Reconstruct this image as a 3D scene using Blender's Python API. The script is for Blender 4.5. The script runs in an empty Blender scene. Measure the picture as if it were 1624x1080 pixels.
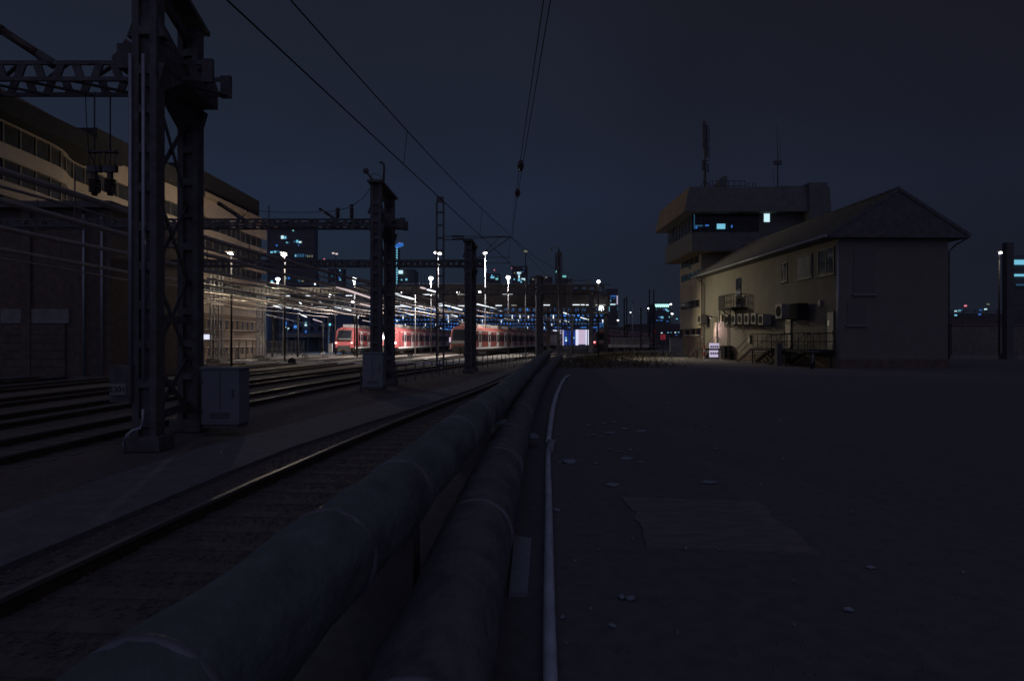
import bpy, math, random
from mathutils import Vector, Matrix

random.seed(7)
scene = bpy.context.scene
col = scene.collection
R = math.radians

# ------------------------------------------------------------------ camera
F = 1083.0
CAMZ = 1.65
cam_d = bpy.data.cameras.new("camera")
cam = bpy.data.objects.new("camera", cam_d)
col.objects.link(cam)
cam.location = (0, 0, CAMZ)
cam.rotation_euler = (R(90), 0, 0)
cam_d.sensor_width = 36.0
cam_d.lens = 24.0
cam_d.clip_start = 0.05
cam_d.clip_end = 6000
scene.camera = cam

# ------------------------------------------------------------------ world: night sky with a city glow low down
world = bpy.data.worlds.new("World")
scene.world = world
world.use_nodes = True
wn = world.node_tree
wn.nodes.clear()
w_out = wn.nodes.new("ShaderNodeOutputWorld")
w_bg = wn.nodes.new("ShaderNodeBackground")
w_tc = wn.nodes.new("ShaderNodeTexCoord")
w_sep = wn.nodes.new("ShaderNodeSeparateXYZ")
w_ramp = wn.nodes.new("ShaderNodeValToRGB")
w_azr = wn.nodes.new("ShaderNodeValToRGB")
w_map = wn.nodes.new("ShaderNodeMapRange")
w_mul = wn.nodes.new("ShaderNodeMix")
w_mul.data_type = 'RGBA'
w_mul.blend_type = 'MULTIPLY'
w_mul.inputs[0].default_value = 1.0
L = wn.links.new
L(w_tc.outputs["Generated"], w_sep.inputs[0])
L(w_sep.outputs["Z"], w_ramp.inputs[0])
L(w_sep.outputs["X"], w_map.inputs[0])
w_map.inputs[1].default_value = -1.0
w_map.inputs[2].default_value = 1.0
L(w_map.outputs[0], w_azr.inputs[0])
cr = w_ramp.color_ramp
cr.elements[0].position = 0.0
cr.elements[0].color = (0.0125, 0.0190, 0.0338, 1)
cr.elements[1].position = 1.0
cr.elements[1].color = (0.0095, 0.0105, 0.0200, 1)
for p, c in ((0.10, (0.0116, 0.0176, 0.0314)), (0.20, (0.0128, 0.0192, 0.0382)), (0.30, (0.0116, 0.0156, 0.0288)),
             (0.45, (0.0108, 0.0130, 0.0225))):
    e = cr.elements.new(p)
    e.color = (*c, 1)
ca = w_azr.color_ramp
ca.elements[0].position = 0.0
ca.elements[0].color = (0.95, 1.0, 1.0, 1)
ca.elements[1].position = 1.0
ca.elements[1].color = (0.72, 0.58, 0.55, 1)
for p, c in ((0.30, (1.0, 1.04, 1.02)), (0.50, (1.0, 1.0, 1.0)), (0.60, (0.90, 0.82, 0.80)), (0.78, (0.76, 0.62, 0.60))):
    e = ca.elements.new(p)
    e.color = (*c, 1)
L(w_ramp.outputs[0], w_mul.inputs[6])
L(w_azr.outputs[0], w_mul.inputs[7])
w_noise = wn.nodes.new("ShaderNodeTexNoise")
w_noise.inputs["Scale"].default_value = 3.2
w_noise.inputs["Detail"].default_value = 5
L(w_tc.outputs["Generated"], w_noise.inputs[0])
w_nr = wn.nodes.new("ShaderNodeMapRange")
w_nr.inputs[1].default_value = 0.3
w_nr.inputs[2].default_value = 0.7
w_nr.inputs[3].default_value = 0.93
w_nr.inputs[4].default_value = 1.07
L(w_noise.outputs[0], w_nr.inputs[0])
w_m2 = wn.nodes.new("ShaderNodeMix")
w_m2.data_type = 'RGBA'
w_m2.blend_type = 'MULTIPLY'
w_m2.inputs[0].default_value = 1.0
L(w_mul.outputs[2], w_m2.inputs[6])
L(w_nr.outputs[0], w_m2.inputs[7])
L(w_m2.outputs[2], w_bg.inputs[0])
w_bg.inputs[1].default_value = 1.07
L(w_bg.outputs[0], w_out.inputs[0])

# soft, very weak fill light added to lift the blacks (the one sun lamp)
sun_d = bpy.data.lights.new("sun", 'SUN')
sun_d.energy = 0.21
sun_d.angle = R(100)
sun_d.color = (0.60, 0.57, 1.0)
sun = bpy.data.objects.new("sun", sun_d)
col.objects.link(sun)
sun.rotation_euler = (R(48), R(5), 0)
sun.location = (0, -20, 60)

scene.view_settings.view_transform = 'Standard'
scene.view_settings.look = 'None'
scene.view_settings.exposure = 0.0
scene.view_settings.gamma = 1.0
scene.view_settings.use_curve_mapping = False
scene.render.engine = 'CYCLES'
scene.cycles.use_denoising = True
scene.cycles.max_bounces = 5
scene.cycles.diffuse_bounces = 2
scene.cycles.glossy_bounces = 3
scene.cycles.sample_clamp_indirect = 2.0

YL = -0.30          # height of the rail heads in the yard


def at(px, py, Y):
    """world point at depth Y that a survey of the photograph gives for (px, py)"""
    return Vector(((px - 812.0) / F * Y, Y, CAMZ + (540.0 - py) / F * Y))


# ------------------------------------------------------------------ materials
def mat(name, c, rough=0.7, metal=0.0, var=0.25, scale=3.0, bump=0.0, bscale=30.0, tint=None, stretch=None, spec=None):
    m = bpy.data.materials.new(name)
    m.use_nodes = True
    nt = m.node_tree
    b = nt.nodes["Principled BSDF"]
    b.inputs["Roughness"].default_value = rough
    b.inputs["Metallic"].default_value = metal
    if spec is not None:
        b.inputs["Specular IOR Level"].default_value = spec
    tc = nt.nodes.new("ShaderNodeTexCoord")
    mp = nt.nodes.new("ShaderNodeMapping")
    nt.links.new(tc.outputs["Object"], mp.inputs[0])
    if stretch:
        mp.inputs["Scale"].default_value = stretch
    n = nt.nodes.new("ShaderNodeTexNoise")
    n.inputs["Scale"].default_value = scale
    n.inputs["Detail"].default_value = 8
    n.inputs["Roughness"].default_value = 0.65
    nt.links.new(mp.outputs[0], n.inputs[0])
    rp = nt.nodes.new("ShaderNodeValToRGB")
    t = tint or c
    rp.color_ramp.elements[0].position = 0.3
    rp.color_ramp.elements[1].position = 0.72
    rp.color_ramp.elements[0].color = (*[max(0.0, x * (1 - var)) for x in t], 1)
    rp.color_ramp.elements[1].color = (*[min(1.0, x * (1 + var)) for x in c], 1)
    nt.links.new(n.outputs[0], rp.inputs[0])
    nt.links.new(rp.outputs[0], b.inputs["Base Color"])
    if bump > 0:
        n2 = nt.nodes.new("ShaderNodeTexNoise")
        n2.inputs["Scale"].default_value = bscale
        n2.inputs["Detail"].default_value = 6
        nt.links.new(mp.outputs[0], n2.inputs[0])
        bp = nt.nodes.new("ShaderNodeBump")
        bp.inputs["Strength"].default_value = bump
        bp.inputs["Distance"].default_value = 0.03
        nt.links.new(n2.outputs[0], bp.inputs["Height"])
        nt.links.new(bp.outputs[0], b.inputs["Normal"])
    return m


def glow(name, c, s):
    m = bpy.data.materials.new(name)
    m.use_nodes = True
    b = m.node_tree.nodes["Principled BSDF"]
    b.inputs["Base Color"].default_value = (*[min(0.8, x * 0.5) for x in c], 1)
    b.inputs["Emission Color"].default_value = (*c, 1)
    b.inputs["Emission Strength"].default_value = s
    b.inputs["Roughness"].default_value = 0.4
    return m


M = {}
M['steel'] = mat('painted_steel', (0.135, 0.135, 0.14), 0.65, 0.0, 0.3, 5, 0.25, 50, tint=(0.12, 0.11, 0.105), spec=0.25)
M['steel_mid'] = mat('grey_steel', (0.24, 0.24, 0.24), 0.5, 0.2, 0.2, 4, 0.1, 40)
M['galv'] = mat('galvanised_steel', (0.38, 0.41, 0.45), 0.45, 0.5, 0.2, 8)
M['rust'] = mat('brown_girder_steel', (0.062, 0.050, 0.041), 0.6, 0.0, 0.3, 3, 0.1, 30)
M['conc'] = mat('concrete', (0.27, 0.27, 0.26), 0.85, 0, 0.25, 2.5, 0.3, 40)
M['conc_dark'] = mat('old_concrete', (0.15, 0.145, 0.14), 0.9, 0, 0.3, 2.5, 0.3, 40)
M['walk'] = mat('walkway_concrete', (0.175, 0.178, 0.18), 0.9, 0, 0.25, 4, 0.4, 30)
M['dirt'] = mat('trodden_dirt', (0.148, 0.147, 0.150), 0.95, 0, 0.22, 7.0, 0.5, 70)
M['slab'] = mat('slab_concrete', (0.20, 0.195, 0.18), 0.9, 0, 0.3, 3.0, 0.5, 40, stretch=(1, 3, 1))
M['ballast'] = mat('track_ballast', (0.14, 0.126, 0.112), 0.95, 0, 0.35, 9.0, 0.8, 40)
M['sleeper'] = mat('sleeper_wood', (0.13, 0.118, 0.107), 0.9, 0, 0.3, 5, 0.3, 20)
M['rail'] = mat('rail_steel', (0.36, 0.34, 0.33), 0.5, 0.8, 0.15, 10)
M['railside'] = mat('rail_rust', (0.10, 0.065, 0.045), 0.8, 0.2, 0.3, 10)
M['pipe'] = mat('pipe_wrap', (0.165, 0.195, 0.19), 0.8, 0.0, 0.28, 3.2, 0.8, 12, tint=(0.135, 0.155, 0.15), stretch=(1, .6, 1))
M['pipe_b'] = mat('pipe_wrap_worn', (0.15, 0.168, 0.165), 0.85, 0.0, 0.28, 3.8, 0.8, 14, tint=(0.125, 0.135, 0.132), stretch=(1, .6, 1))
M['band'] = mat('pipe_band', (0.20, 0.215, 0.23), 0.5, 0.2, 0.2, 8)
M['hose'] = mat('pale_conduit', (0.50, 0.57, 0.64), 0.6, 0.0, 0.3, 9, 0.2, 30, stretch=(1, .3, 1))
M['cab'] = mat('cabinet_plastic', (0.25, 0.28, 0.31), 0.7, 0.0, 0.15, 30, 0.5, 120)
M['cream'] = mat('cream_plaster', (0.46, 0.38, 0.31), 0.9, 0, 0.12, 1.2, 0.15, 50)
M['cream_roof'] = mat('eaves_board', (0.40, 0.31, 0.22), 0.9, 0, 0.12, 1.2)
M['plaster'] = mat('olive_plaster', (0.195, 0.185, 0.160), 0.9, 0, 0.12, 0.8, 0.2, 60)
M['white_pl'] = mat('tower_plaster', (0.46, 0.41, 0.32), 0.9, 0, 0.08, 0.8, 0.15, 60)
M['brick'] = mat('dark_brick', (0.16, 0.12, 0.10), 0.9, 0, 0.3, 3, 0.3, 40)
M['roof'] = mat('roof_tile', (0.125, 0.122, 0.125), 0.85, 0, 0.3, 3, 0.4, 20)
M['fascia'] = mat('fascia_lit', (0.26, 0.20, 0.13), 0.85, 0, 0.2, 1.5)  # paler and browner: warm lamp light put into the colour
M['fascia_grey'] = mat('fascia_sheet', (0.16, 0.16, 0.15), 0.8, 0, 0.2, 1.5)
M['glass'] = mat('dark_glass', (0.02, 0.022, 0.028), 0.10, 0, 0.2, 2, spec=0.25)
M['glass2'] = mat('office_glass', (0.045, 0.045, 0.05), 0.25, 0, 0.3, 1.5)
M['mull'] = mat('window_frame_paint', (0.20, 0.18, 0.16), 0.6, 0, 0.15, 5)
M['red'] = mat('red_train_paint', (0.42, 0.10, 0.105), 0.35, 0, 0.08, 1.0, tint=(0.37, 0.09, 0.09))
M['red_dull'] = mat('dull_red_train_paint', (0.30, 0.085, 0.07), 0.4, 0, 0.2, 1.5, tint=(0.24, 0.075, 0.06))  # darker, browner red than the other trains
M['tmask'] = mat('dark_train_paint', (0.035, 0.035, 0.035), 0.35, 0, 0.2, 3)
M['tgrey'] = mat('train_roof_grey', (0.30, 0.28, 0.26), 0.6, 0, 0.2, 2)
M['under'] = mat('underframe_black', (0.05, 0.046, 0.044), 0.8, 0, 0.3, 4)
M['white'] = mat('white_paint', (0.72, 0.72, 0.72), 0.5, 0, 0.08, 4)
M['black'] = mat('black_paint', (0.03, 0.03, 0.032), 0.8, 0, 0.2, 4, spec=0.06)
M['busbar'] = mat('bus_bar_metal', (0.52, 0.46, 0.42), 0.4, 0.3, 0.2, 3)
M['wire'] = mat('wire_copper', (0.06, 0.055, 0.055), 0.85, 0.0, 0.1, 3, spec=0.05)
M['insul'] = mat('insulator_brown', (0.08, 0.05, 0.04), 0.35, 0, 0.2, 6)
M['tower_dark'] = mat('dark_tower_glass', (0.095, 0.098, 0.112), 0.4, 0, 0.3, 0.05)
M['tower_brown'] = mat('dark_tower_stone', (0.12, 0.105, 0.105), 0.7, 0, 0.3, 0.05)
M['bluewall'] = mat('blue_grey_render', (0.13, 0.18, 0.26), 0.8, 0, 0.15, 0.2)
M['paper'] = mat('litter_paper', (0.27, 0.33, 0.37), 0.8, 0, 0.2, 20)
M['grass'] = mat('dry_weeds', (0.11, 0.09, 0.045), 0.9, 0, 0.4, 3)
M['fence'] = mat('fence_wire_paint', (0.055, 0.05, 0.045), 0.7, 0, 0.2, 6)
M['dark_rail'] = mat('dark_railing_paint', (0.045, 0.045, 0.05), 0.7, 0, 0.2, 5, spec=0.08)
M['door'] = mat('door_paint', (0.46, 0.42, 0.34), 0.6, 0, 0.1, 2)
M['acgrey'] = mat('aircon_grey', (0.30, 0.29, 0.26), 0.6, 0, 0.1, 4)
M['brownwall'] = mat('brown_panel_wall', (0.22, 0.165, 0.125), 0.85, 0, 0.2, 1.5)
M['felt'] = mat('roofing_felt', (0.05, 0.05, 0.053), 0.9, 0, 0.2, 2, spec=0.1)
M['dim_pane'] = mat('faded_pane', (0.16, 0.15, 0.135), 0.7, 0, 0.15, 6)
M['redsign'] = mat('sign_red', (0.55, 0.05, 0.06), 0.5, 0, 0.1, 4)

E = {}
E['lamp'] = glow('lamp_glass', (1.0, 0.97, 0.95), 9.0)
E['lamp_cool'] = glow('lamp_glass_cool', (0.86, 0.96, 1.0), 7.0)
E['tube'] = glow('glow_tube', (0.86, 0.93, 1.0), 1.5)  # bridge tubes, and the glow put on overhead bars
E['tube_pink'] = glow('glow_tube_warm', (1.0, 0.80, 0.82), 0.62)
E['tube_dim'] = glow('glow_tube_dim', (0.85, 0.84, 0.74), 0.35)
E['cyan'] = glow('lit_window_cyan', (0.22, 0.66, 0.88), 0.75)
E['cyanw'] = glow('lit_window_white', (0.62, 0.92, 1.0), 0.95)
E['teal'] = glow('lit_window_teal', (0.25, 0.80, 0.78), 0.6)
E['blue'] = glow('lit_window_blue', (0.05, 0.22, 0.75), 0.55)
E['dim'] = glow('lit_window_dim', (0.06, 0.22, 0.40), 0.30)
E['hall'] = glow('blue_hall_glow', (0.035, 0.115, 0.32), 0.75)
E['hallb'] = glow('blue_hall_glow_bright', (0.06, 0.24, 0.75), 0.9)
E['olive'] = glow('lit_window_olive', (0.45, 0.48, 0.33), 0.25)
E['redlamp'] = glow('red_lamp', (1.0, 0.20, 0.22), 5.0)
E['redcore'] = glow('tail_lamp', (1.0, 0.42, 0.40), 2.2)
E['reddot'] = glow('red_beacon', (1.0, 0.25, 0.35), 0.9)
E['bluelamp'] = glow('blue_lamp', (0.25, 0.55, 1.0), 6.0)
E['whitebox'] = glow('glow_box', (0.78, 0.80, 1.0), 0.95)  # sign box, and the glow put on the depot pillars
E['lav'] = glow('glow_box_lavender', (0.74, 0.66, 0.90), 0.60)
E['pinkroom'] = glow('lit_room', (0.62, 0.50, 0.66), 0.85)
E['bluedoor'] = glow('blue_door_glow', (0.02, 0.06, 0.42), 0.55)
E['sign_dark'] = glow('sign_red_lit', (0.65, 0.07, 0.10), 0.22)


for k_, m_ in E.items():
    if k_ not in ('tube', 'tube_pink', 'whitebox', 'lav', 'pinkroom'):
        m_.cycles.emission_sampling = 'NONE'      # too small to light anything; saves noise


# ------------------------------------------------------------------ mesh builder
class MB:
    def __init__(self):
        self.v = []
        self.f = []
        self.smooth = []

    def add(self, vs, fs, smooth=False):
        o = len(self.v)
        self.v += [Vector(p) for p in vs]
        for f in fs:
            self.f.append(tuple(i + o for i in f))
            self.smooth.append(smooth)
        return self

    def box(self, lo, hi):
        x0, y0, z0 = lo
        x1, y1, z1 = hi
        self.add([(x0, y0, z0), (x1, y0, z0), (x1, y1, z0), (x0, y1, z0), (x0, y0, z1), (x1, y0, z1), (x1, y1, z1), (x0, y1, z1)],
                 [(0, 3, 2, 1), (4, 5, 6, 7), (0, 1, 5, 4), (1, 2, 6, 5), (2, 3, 7, 6), (3, 0, 4, 7)])
        return self

    def bar(self, a, b, w, h=None, up=(0, 0, 1)):
        a, b = Vector(a), Vector(b)
        h = h or w
        d = (b - a).normalized()
        u = Vector(up)
        if abs(d.dot(u)) > 0.98:
            u = Vector((0, 1, 0))
        s = d.cross(u).normalized() * (w / 2)
        t = s.cross(d).normalized() * (h / 2)
        vs = [a - s - t, a + s - t, a + s + t, a - s + t, b - s - t, b + s - t, b + s + t, b - s + t]
        self.add(vs, [(0, 1, 2, 3), (7, 6, 5, 4), (0, 4, 5, 1), (1, 5, 6, 2), (2, 6, 7, 3), (3, 7, 4, 0)])
        return self

    def tube(self, pts, r, n=8, cap=True):
        pts = [Vector(p) for p in pts]
        rs = r if isinstance(r, (list, tuple)) else [r] * len(pts)
        rings = []
        for i, p in enumerate(pts):
            if i == 0:
                d = pts[1] - p
            elif i == len(pts) - 1:
                d = p - pts[i - 1]
            else:
                d = pts[i + 1] - pts[i - 1]
            d.normalize()
            u = Vector((0, 0, 1)) if abs(d.z) < 0.9 else Vector((0, 1, 0))
            s = d.cross(u).normalized()
            t = s.cross(d).normalized()
            rings.append([p + (s * math.cos(2 * math.pi * k / n) + t * math.sin(2 * math.pi * k / n)) * rs[i] for k in range(n)])
        vs = [q for ring in rings for q in ring]
        fs = []
        for i in range(len(pts) - 1):
            for k in range(n):
                fs.append((i * n + k, i * n + (k + 1) % n, (i + 1) * n + (k + 1) % n, (i + 1) * n + k))
        self.add(vs, fs, True)
        if cap:
            o = len(self.v) - len(vs)
            self.f.append(tuple(o + k for k in range(n))[::-1])
            self.f.append(tuple(o + (len(pts) - 1) * n + k for k in range(n)))
            self.smooth += [False, False]
        return self

    def ball(self, c, r, n=10, m=6, squash=1.0):
        c = Vector(c)
        vs = [c + Vector((0, 0, r * squash))]
        for j in range(1, m):
            th = math.pi * j / m
            for k in range(n):
                ph = 2 * math.pi * k / n
                vs.append(c + Vector((r * math.sin(th) * math.cos(ph), r * math.sin(th) * math.sin(ph), r * squash * math.cos(th))))
        vs.append(c - Vector((0, 0, r * squash)))
        fs = [(0, 1 + k, 1 + (k + 1) % n) for k in range(n)]
        for j in range(m - 2):
            for k in range(n):
                a = 1 + j * n + k
                b = 1 + j * n + (k + 1) % n
                fs.append((a, a + n, b + n, b))
        o = 1 + (m - 2) * n
        fs += [(o + k, len(vs) - 1, o + (k + 1) % n) for k in range(n)]
        self.add(vs, fs, True)
        return self

    def prism(self, poly, axis, a, b):
        """poly: 2-D outline; axis 'x': (y,z) extruded a..b along x; 'y': (x,z); 'z': (x,y)"""
        n = len(poly)

        def pt(p, t):
            return {'x': (t, p[0], p[1]), 'y': (p[0], t, p[1]), 'z': (p[0], p[1], t)}[axis]
        vs = [pt(p, a) for p in poly] + [pt(p, b) for p in poly]
        fs = [tuple(range(n))[::-1], tuple(range(n, 2 * n))]
        for i in range(n):
            j = (i + 1) % n
            fs.append((i, j, j + n, i + n))
        self.add(vs, fs)
        return self

    def mesh(self, name, m):
        me = bpy.data.meshes.new(name)
        me.from_pydata([tuple(v) for v in self.v], [], self.f)
        me.polygons.foreach_set("use_smooth", self.smooth)
        me.materials.append(m)
        me.update()
        # consistent outward normals
        import bmesh
        bm = bmesh.new()
        bm.from_mesh(me)
        bmesh.ops.recalc_face_normals(bm, faces=bm.faces)
        bm.to_mesh(me)
        bm.free()
        return me

    def build(self, name, m, parent=None, local=False, bevel=0.0):
        if parent is not None and not local:
            w = wloc(parent)
            self.v = [p - w for p in self.v]
        o = bpy.data.objects.new(name, self.mesh(name, m))
        col.objects.link(o)
        if parent is not None:
            o.parent = parent
        if bevel:
            b = o.modifiers.new("bevel", 'BEVEL')
            b.width = bevel
            b.segments = 2
            b.limit_method = 'ANGLE'
        return o


def wloc(o):
    w = Vector((0, 0, 0))
    while o is not None:
        w += Vector(o.location)
        o = o.parent
    return w


def tag(o, label=None, cat=None, group=None, kind=None):
    if label:
        o['label'] = label
    if cat:
        o['category'] = cat
    if group:
        o['group'] = group
    if kind:
        o['kind'] = kind
    return o


def thing(name, label, cat, loc=(0, 0, 0), rz=0.0, group=None):
    o = bpy.data.objects.new(name, None)
    o.empty_display_size = 0.2
    col.objects.link(o)
    o.location = loc
    o.rotation_euler = (0, 0, rz)
    return tag(o, label, cat, group)


def inst(o, parent, offset=(0, 0, 0), rz=None):
    """another piece sharing o's mesh"""
    c = o.copy()
    col.objects.link(c)
    c.parent = parent
    c.location = Vector(o.location) + Vector(offset)
    if rz is not None:
        c.rotation_euler = (0, 0, rz)
    return c


def copy_tree(o, parent=None):
    c = o.copy()
    col.objects.link(c)
    c.parent = parent
    for ch in list(o.children):
        copy_tree(ch, c)
    return c


def lamp_light(parent, p, power, color, r=0.15, spot=None, aim=None):
    d = bpy.data.lights.new("lamp_light", 'SPOT' if spot else 'POINT')
    d.energy = power
    d.color = color
    d.shadow_soft_size = r
    o = bpy.data.objects.new("lamp_light", d)
    col.objects.link(o)
    if spot:
        d.spot_size = R(spot)
        d.spot_blend = 0.9
        dirv = (Vector(aim) - Vector(p)) if aim else Vector((0, 0, -1))
        o.rotation_euler = dirv.to_track_quat('-Z', 'Y').to_euler()
    o.parent = parent
    o.location = Vector(p) - wloc(parent)
    return o


def lerp_poly(pts, Y):
    for (y0, x0), (y1, x1) in zip(pts, pts[1:]):
        if Y <= y1:
            break
    return x0 + (x1 - x0) * (Y - y0) / (y1 - y0)


def smooth_poly(pts, step=3.0):
    """Catmull-Rom through (Y, X)"""
    out = []
    P = [pts[0]] + list(pts) + [pts[-1]]
    for i in range(1, len(P) - 2):
        p0, p1, p2, p3 = P[i - 1], P[i], P[i + 1], P[i + 2]
        n = max(2, int((p2[0] - p1[0]) / step))
        for k in range(n):
            y = p1[0] + (p2[0] - p1[0]) * k / n
            t = k / n
            m1 = (p2[1] - p0[1]) / max(1e-6, (p2[0] - p0[0])) * (p2[0] - p1[0])
            m2 = (p3[1] - p1[1]) / max(1e-6, (p3[0] - p1[0])) * (p2[0] - p1[0])
            x = (2 * t**3 - 3 * t**2 + 1) * p1[1] + (t**3 - 2 * t**2 + t) * m1 + (-2 * t**3 + 3 * t**2) * p2[1] + (t**3 - t**2) * m2
            out.append((y, x))
    out.append(pts[-1])
    return out


# ================================================================== SETTING
# the yard floor of ballast, one sheet to the horizon
g = MB()
ys = [-60, 0, 20, 60, 140, 400, 3000]
xs = [-3000, -300, -60, -20, 20, 80, 300, 3000]
vs = [(x, y, YL - 0.17) for y in ys for x in xs]
nx = len(xs)
g.add(vs, [(j * nx + i, j * nx + i + 1, (j + 1) * nx + i + 1, (j + 1) * nx + i) for j in range(len(ys) - 1) for i in range(nx - 1)])
tag(g.build('ground', M['ballast']), kind='structure')


def pipeL(Y):
    return -0.985 + 0.0715 * Y - 0.00007 * Y * Y + 0.00019 * max(0.0, Y - 18.0) ** 2


def pipeR(Y):
    if Y < 23:
        return -0.414 + 0.0311 * Y + 0.00116 * Y * Y
    return 0.915 + 0.0845 * (Y - 23) + 0.0002 * (Y - 23) ** 2


# the raised dirt yard right of the pipes
edge = [(-40, -3.6)] + [(Y, pipeL(Y) - 0.55) for Y in (-5, 0, 4, 8, 12, 18, 25, 35, 48, 60)] + [(76, 7.0), (95, 14.0), (130, 30.0), (200, 70.0)]
p = MB()
N = len(edge)
cols_x = []
vs = []
for (y, x) in edge:
    for t in (0, 0.02, 0.06, 0.15, 0.4, 1.0):
        vs.append((x + (400 - x) * t, y, 0.0))
fs = [(j * 6 + i, j * 6 + i + 1, (j + 1) * 6 + i + 1, (j + 1) * 6 + i) for j in range(N - 1) for i in range(5)]
vs2 = [(x - 0.35, y, YL - 0.2) for (y, x) in edge]
o = len(vs)
vs += vs2
fs += [(o + j, j * 6, (j + 1) * 6, o + j + 1) for j in range(N - 1)]
p.add(vs, fs)
tag(p.build('dirt_yard', M['dirt']), kind='structure')

# old slab patch in the dirt
s = MB()
a, b, c_, d = [at(x, y, CAMZ * F / (y - 540)) for x, y in ((985, 788), (1203, 794), (1308, 882), (1022, 868))]
ctr = (a + b + c_ + d) / 4
top = [Vector((q.x, q.y, 0.012)) for q in (a, b, c_, d)]
n_ = 8
ring = []
quad = [d, c_, b, a]
for i in range(4):
    q0, q1 = quad[i], quad[(i + 1) % 4]
    for k in range(n_):
        t = k / n_
        q = q0.lerp(q1, t)
        q = q + (ctr - q).normalized() * random.uniform(0, 0.10)
        ring.append((q.x, q.y))
s.prism(ring, 'z', -0.02, 0.012)
tag(s.build('concrete_slab', M['slab']), kind='structure')

# concrete footpath between the gantry posts and the near track
wk_l = smooth_poly([(-12, -7.4), (4, -6.3), (8.1, -6.1), (13.2, -5.95), (22, -4.6), (30, -2.9), (45, -0.9), (70, 3.3)], 3)
wk_r = smooth_poly([(-12, -5.3), (4, -4.75), (8.1, -4.55), (13.2, -4.25), (22, -2.75), (30, -1.55), (45, 0.25), (70, 4.4)], 3)
w = MB()
nW = min(len(wk_l), len(wk_r))
vs = []
for (yl, xl), (yr, xr) in zip(wk_l, wk_r):
    vs += [(xl, yl, YL - 0.2), (xl, yl, YL - 0.10), (xr, yr, YL - 0.10), (xr, yr, YL - 0.2)]
fs = []
for j in range(nW - 1):
    for k in range(3):
        fs.append((j * 4 + k, j * 4 + k + 1, (j + 1) * 4 + k + 1, (j + 1) * 4 + k))
w.add(vs, fs)
tag(w.build('footpath', M['walk']), kind='structure')

# ------------------------------------------------------------------ tracks
TR = {
    'near': [(-15, -5.0), (-4, -3.7), (5.2, -3.15), (9.4, -2.86), (16, -2.15), (28.9, -0.38), (45, 1.55), (60, 3.4), (86, 8.2), (120, 17.5), (170, 36)],
    't2': [(-10, -9.4), (5, -9.4), (18, -9.3), (25, -8.9), (33, -8.2), (48, -6.0), (68, -1.5), (95, 5.0), (140, 19.5), (190, 40)],
    't3': [(-10, -13.2), (5, -13), (29, -12.5), (50, -10.6), (87, -6.6), (120, -0.3), (175, 11.6)],
    't4': [(0, -17), (30, -16.5), (65, -14.5), (95, -11.5), (150, -3), (200, 8)],
    't5': [(8, -21.6), (20, -21.4), (50, -20.5), (96, -17.6), (150, -14.2), (200, -10)],
    't6': [(15, -25.5), (30, -25.3), (60, -24.5), (95, -23.5), (170, -24.5), (230, -25)],
    'd': [(78, 4.6), (100, 9.0), (131, 16.9), (215, 43)],
}
TLAB = {
    'near': 'nearest railway track between the fat pipes and the footpath',
    't2': 'railway track running just left of the gantry posts',
    't3': 'railway track carrying the red train with the dark front',
    't4': 'empty railway track between the two middle trains',
    't5': 'railway track under the red train half hidden by posts',
    't6': 'railway track under the leftmost red train with tail lamps',
    'd': 'railway track under the far red train on the right',
}
for key, pts in TR.items():
    sp = smooth_poly(pts, 3.0)
    t = thing('railway_track', TLAB[key], 'track', (sp[0][1], sp[0][0], YL), 0, 'railway tracks in the yard')
    for sgn in (-1, 1):
        mb = MB()
        ms = MB()
        line = []
        for i, (y, x) in enumerate(sp):
            y2, x2 = sp[min(i + 1, len(sp) - 1)]
            y1, x1 = sp[max(i - 1, 0)]
            tx, ty = x2 - x1, y2 - y1
            l = math.hypot(tx, ty)
            line.append(Vector((x + sgn * 0.75 * ty / l, y - sgn * 0.75 * tx / l, YL)))
        for q0, q1 in zip(line, line[1:]):
            mb.bar(q0 - Vector((0, 0, 0.02)), q1 - Vector((0, 0, 0.02)), 0.07, 0.04)
            ms.bar(q0 - Vector((0, 0, 0.105)), q1 - Vector((0, 0, 0.105)), 0.03, 0.13)
        ro = mb.build('rail', M['rail'], t)
        ms.build('rail_web', M['railside'], ro)
    sl = MB()
    dist = 0.0
    for (y0, x0), (y1, x1) in zip(sp, sp[1:]):
        l = math.hypot(x1 - x0, y1 - y0)
        if y0 > 80:
            break
        u = Vector((x1 - x0, y1 - y0, 0)) / l
        nrm = Vector((u.y, -u.x, 0))
        dd = 0.65 - dist
        while dd < l:
            c0 = Vector((x0, y0, YL - 0.202)) + u * dd
            sl.bar(c0 - nrm * 1.28, c0 + nrm * 1.28, 0.24, 0.09)
            dd += 0.65
        dist = l - (dd - 0.65)
    if sl.v:
        tag(sl.build('sleepers', M['sleeper'], t), kind='stuff')

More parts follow.
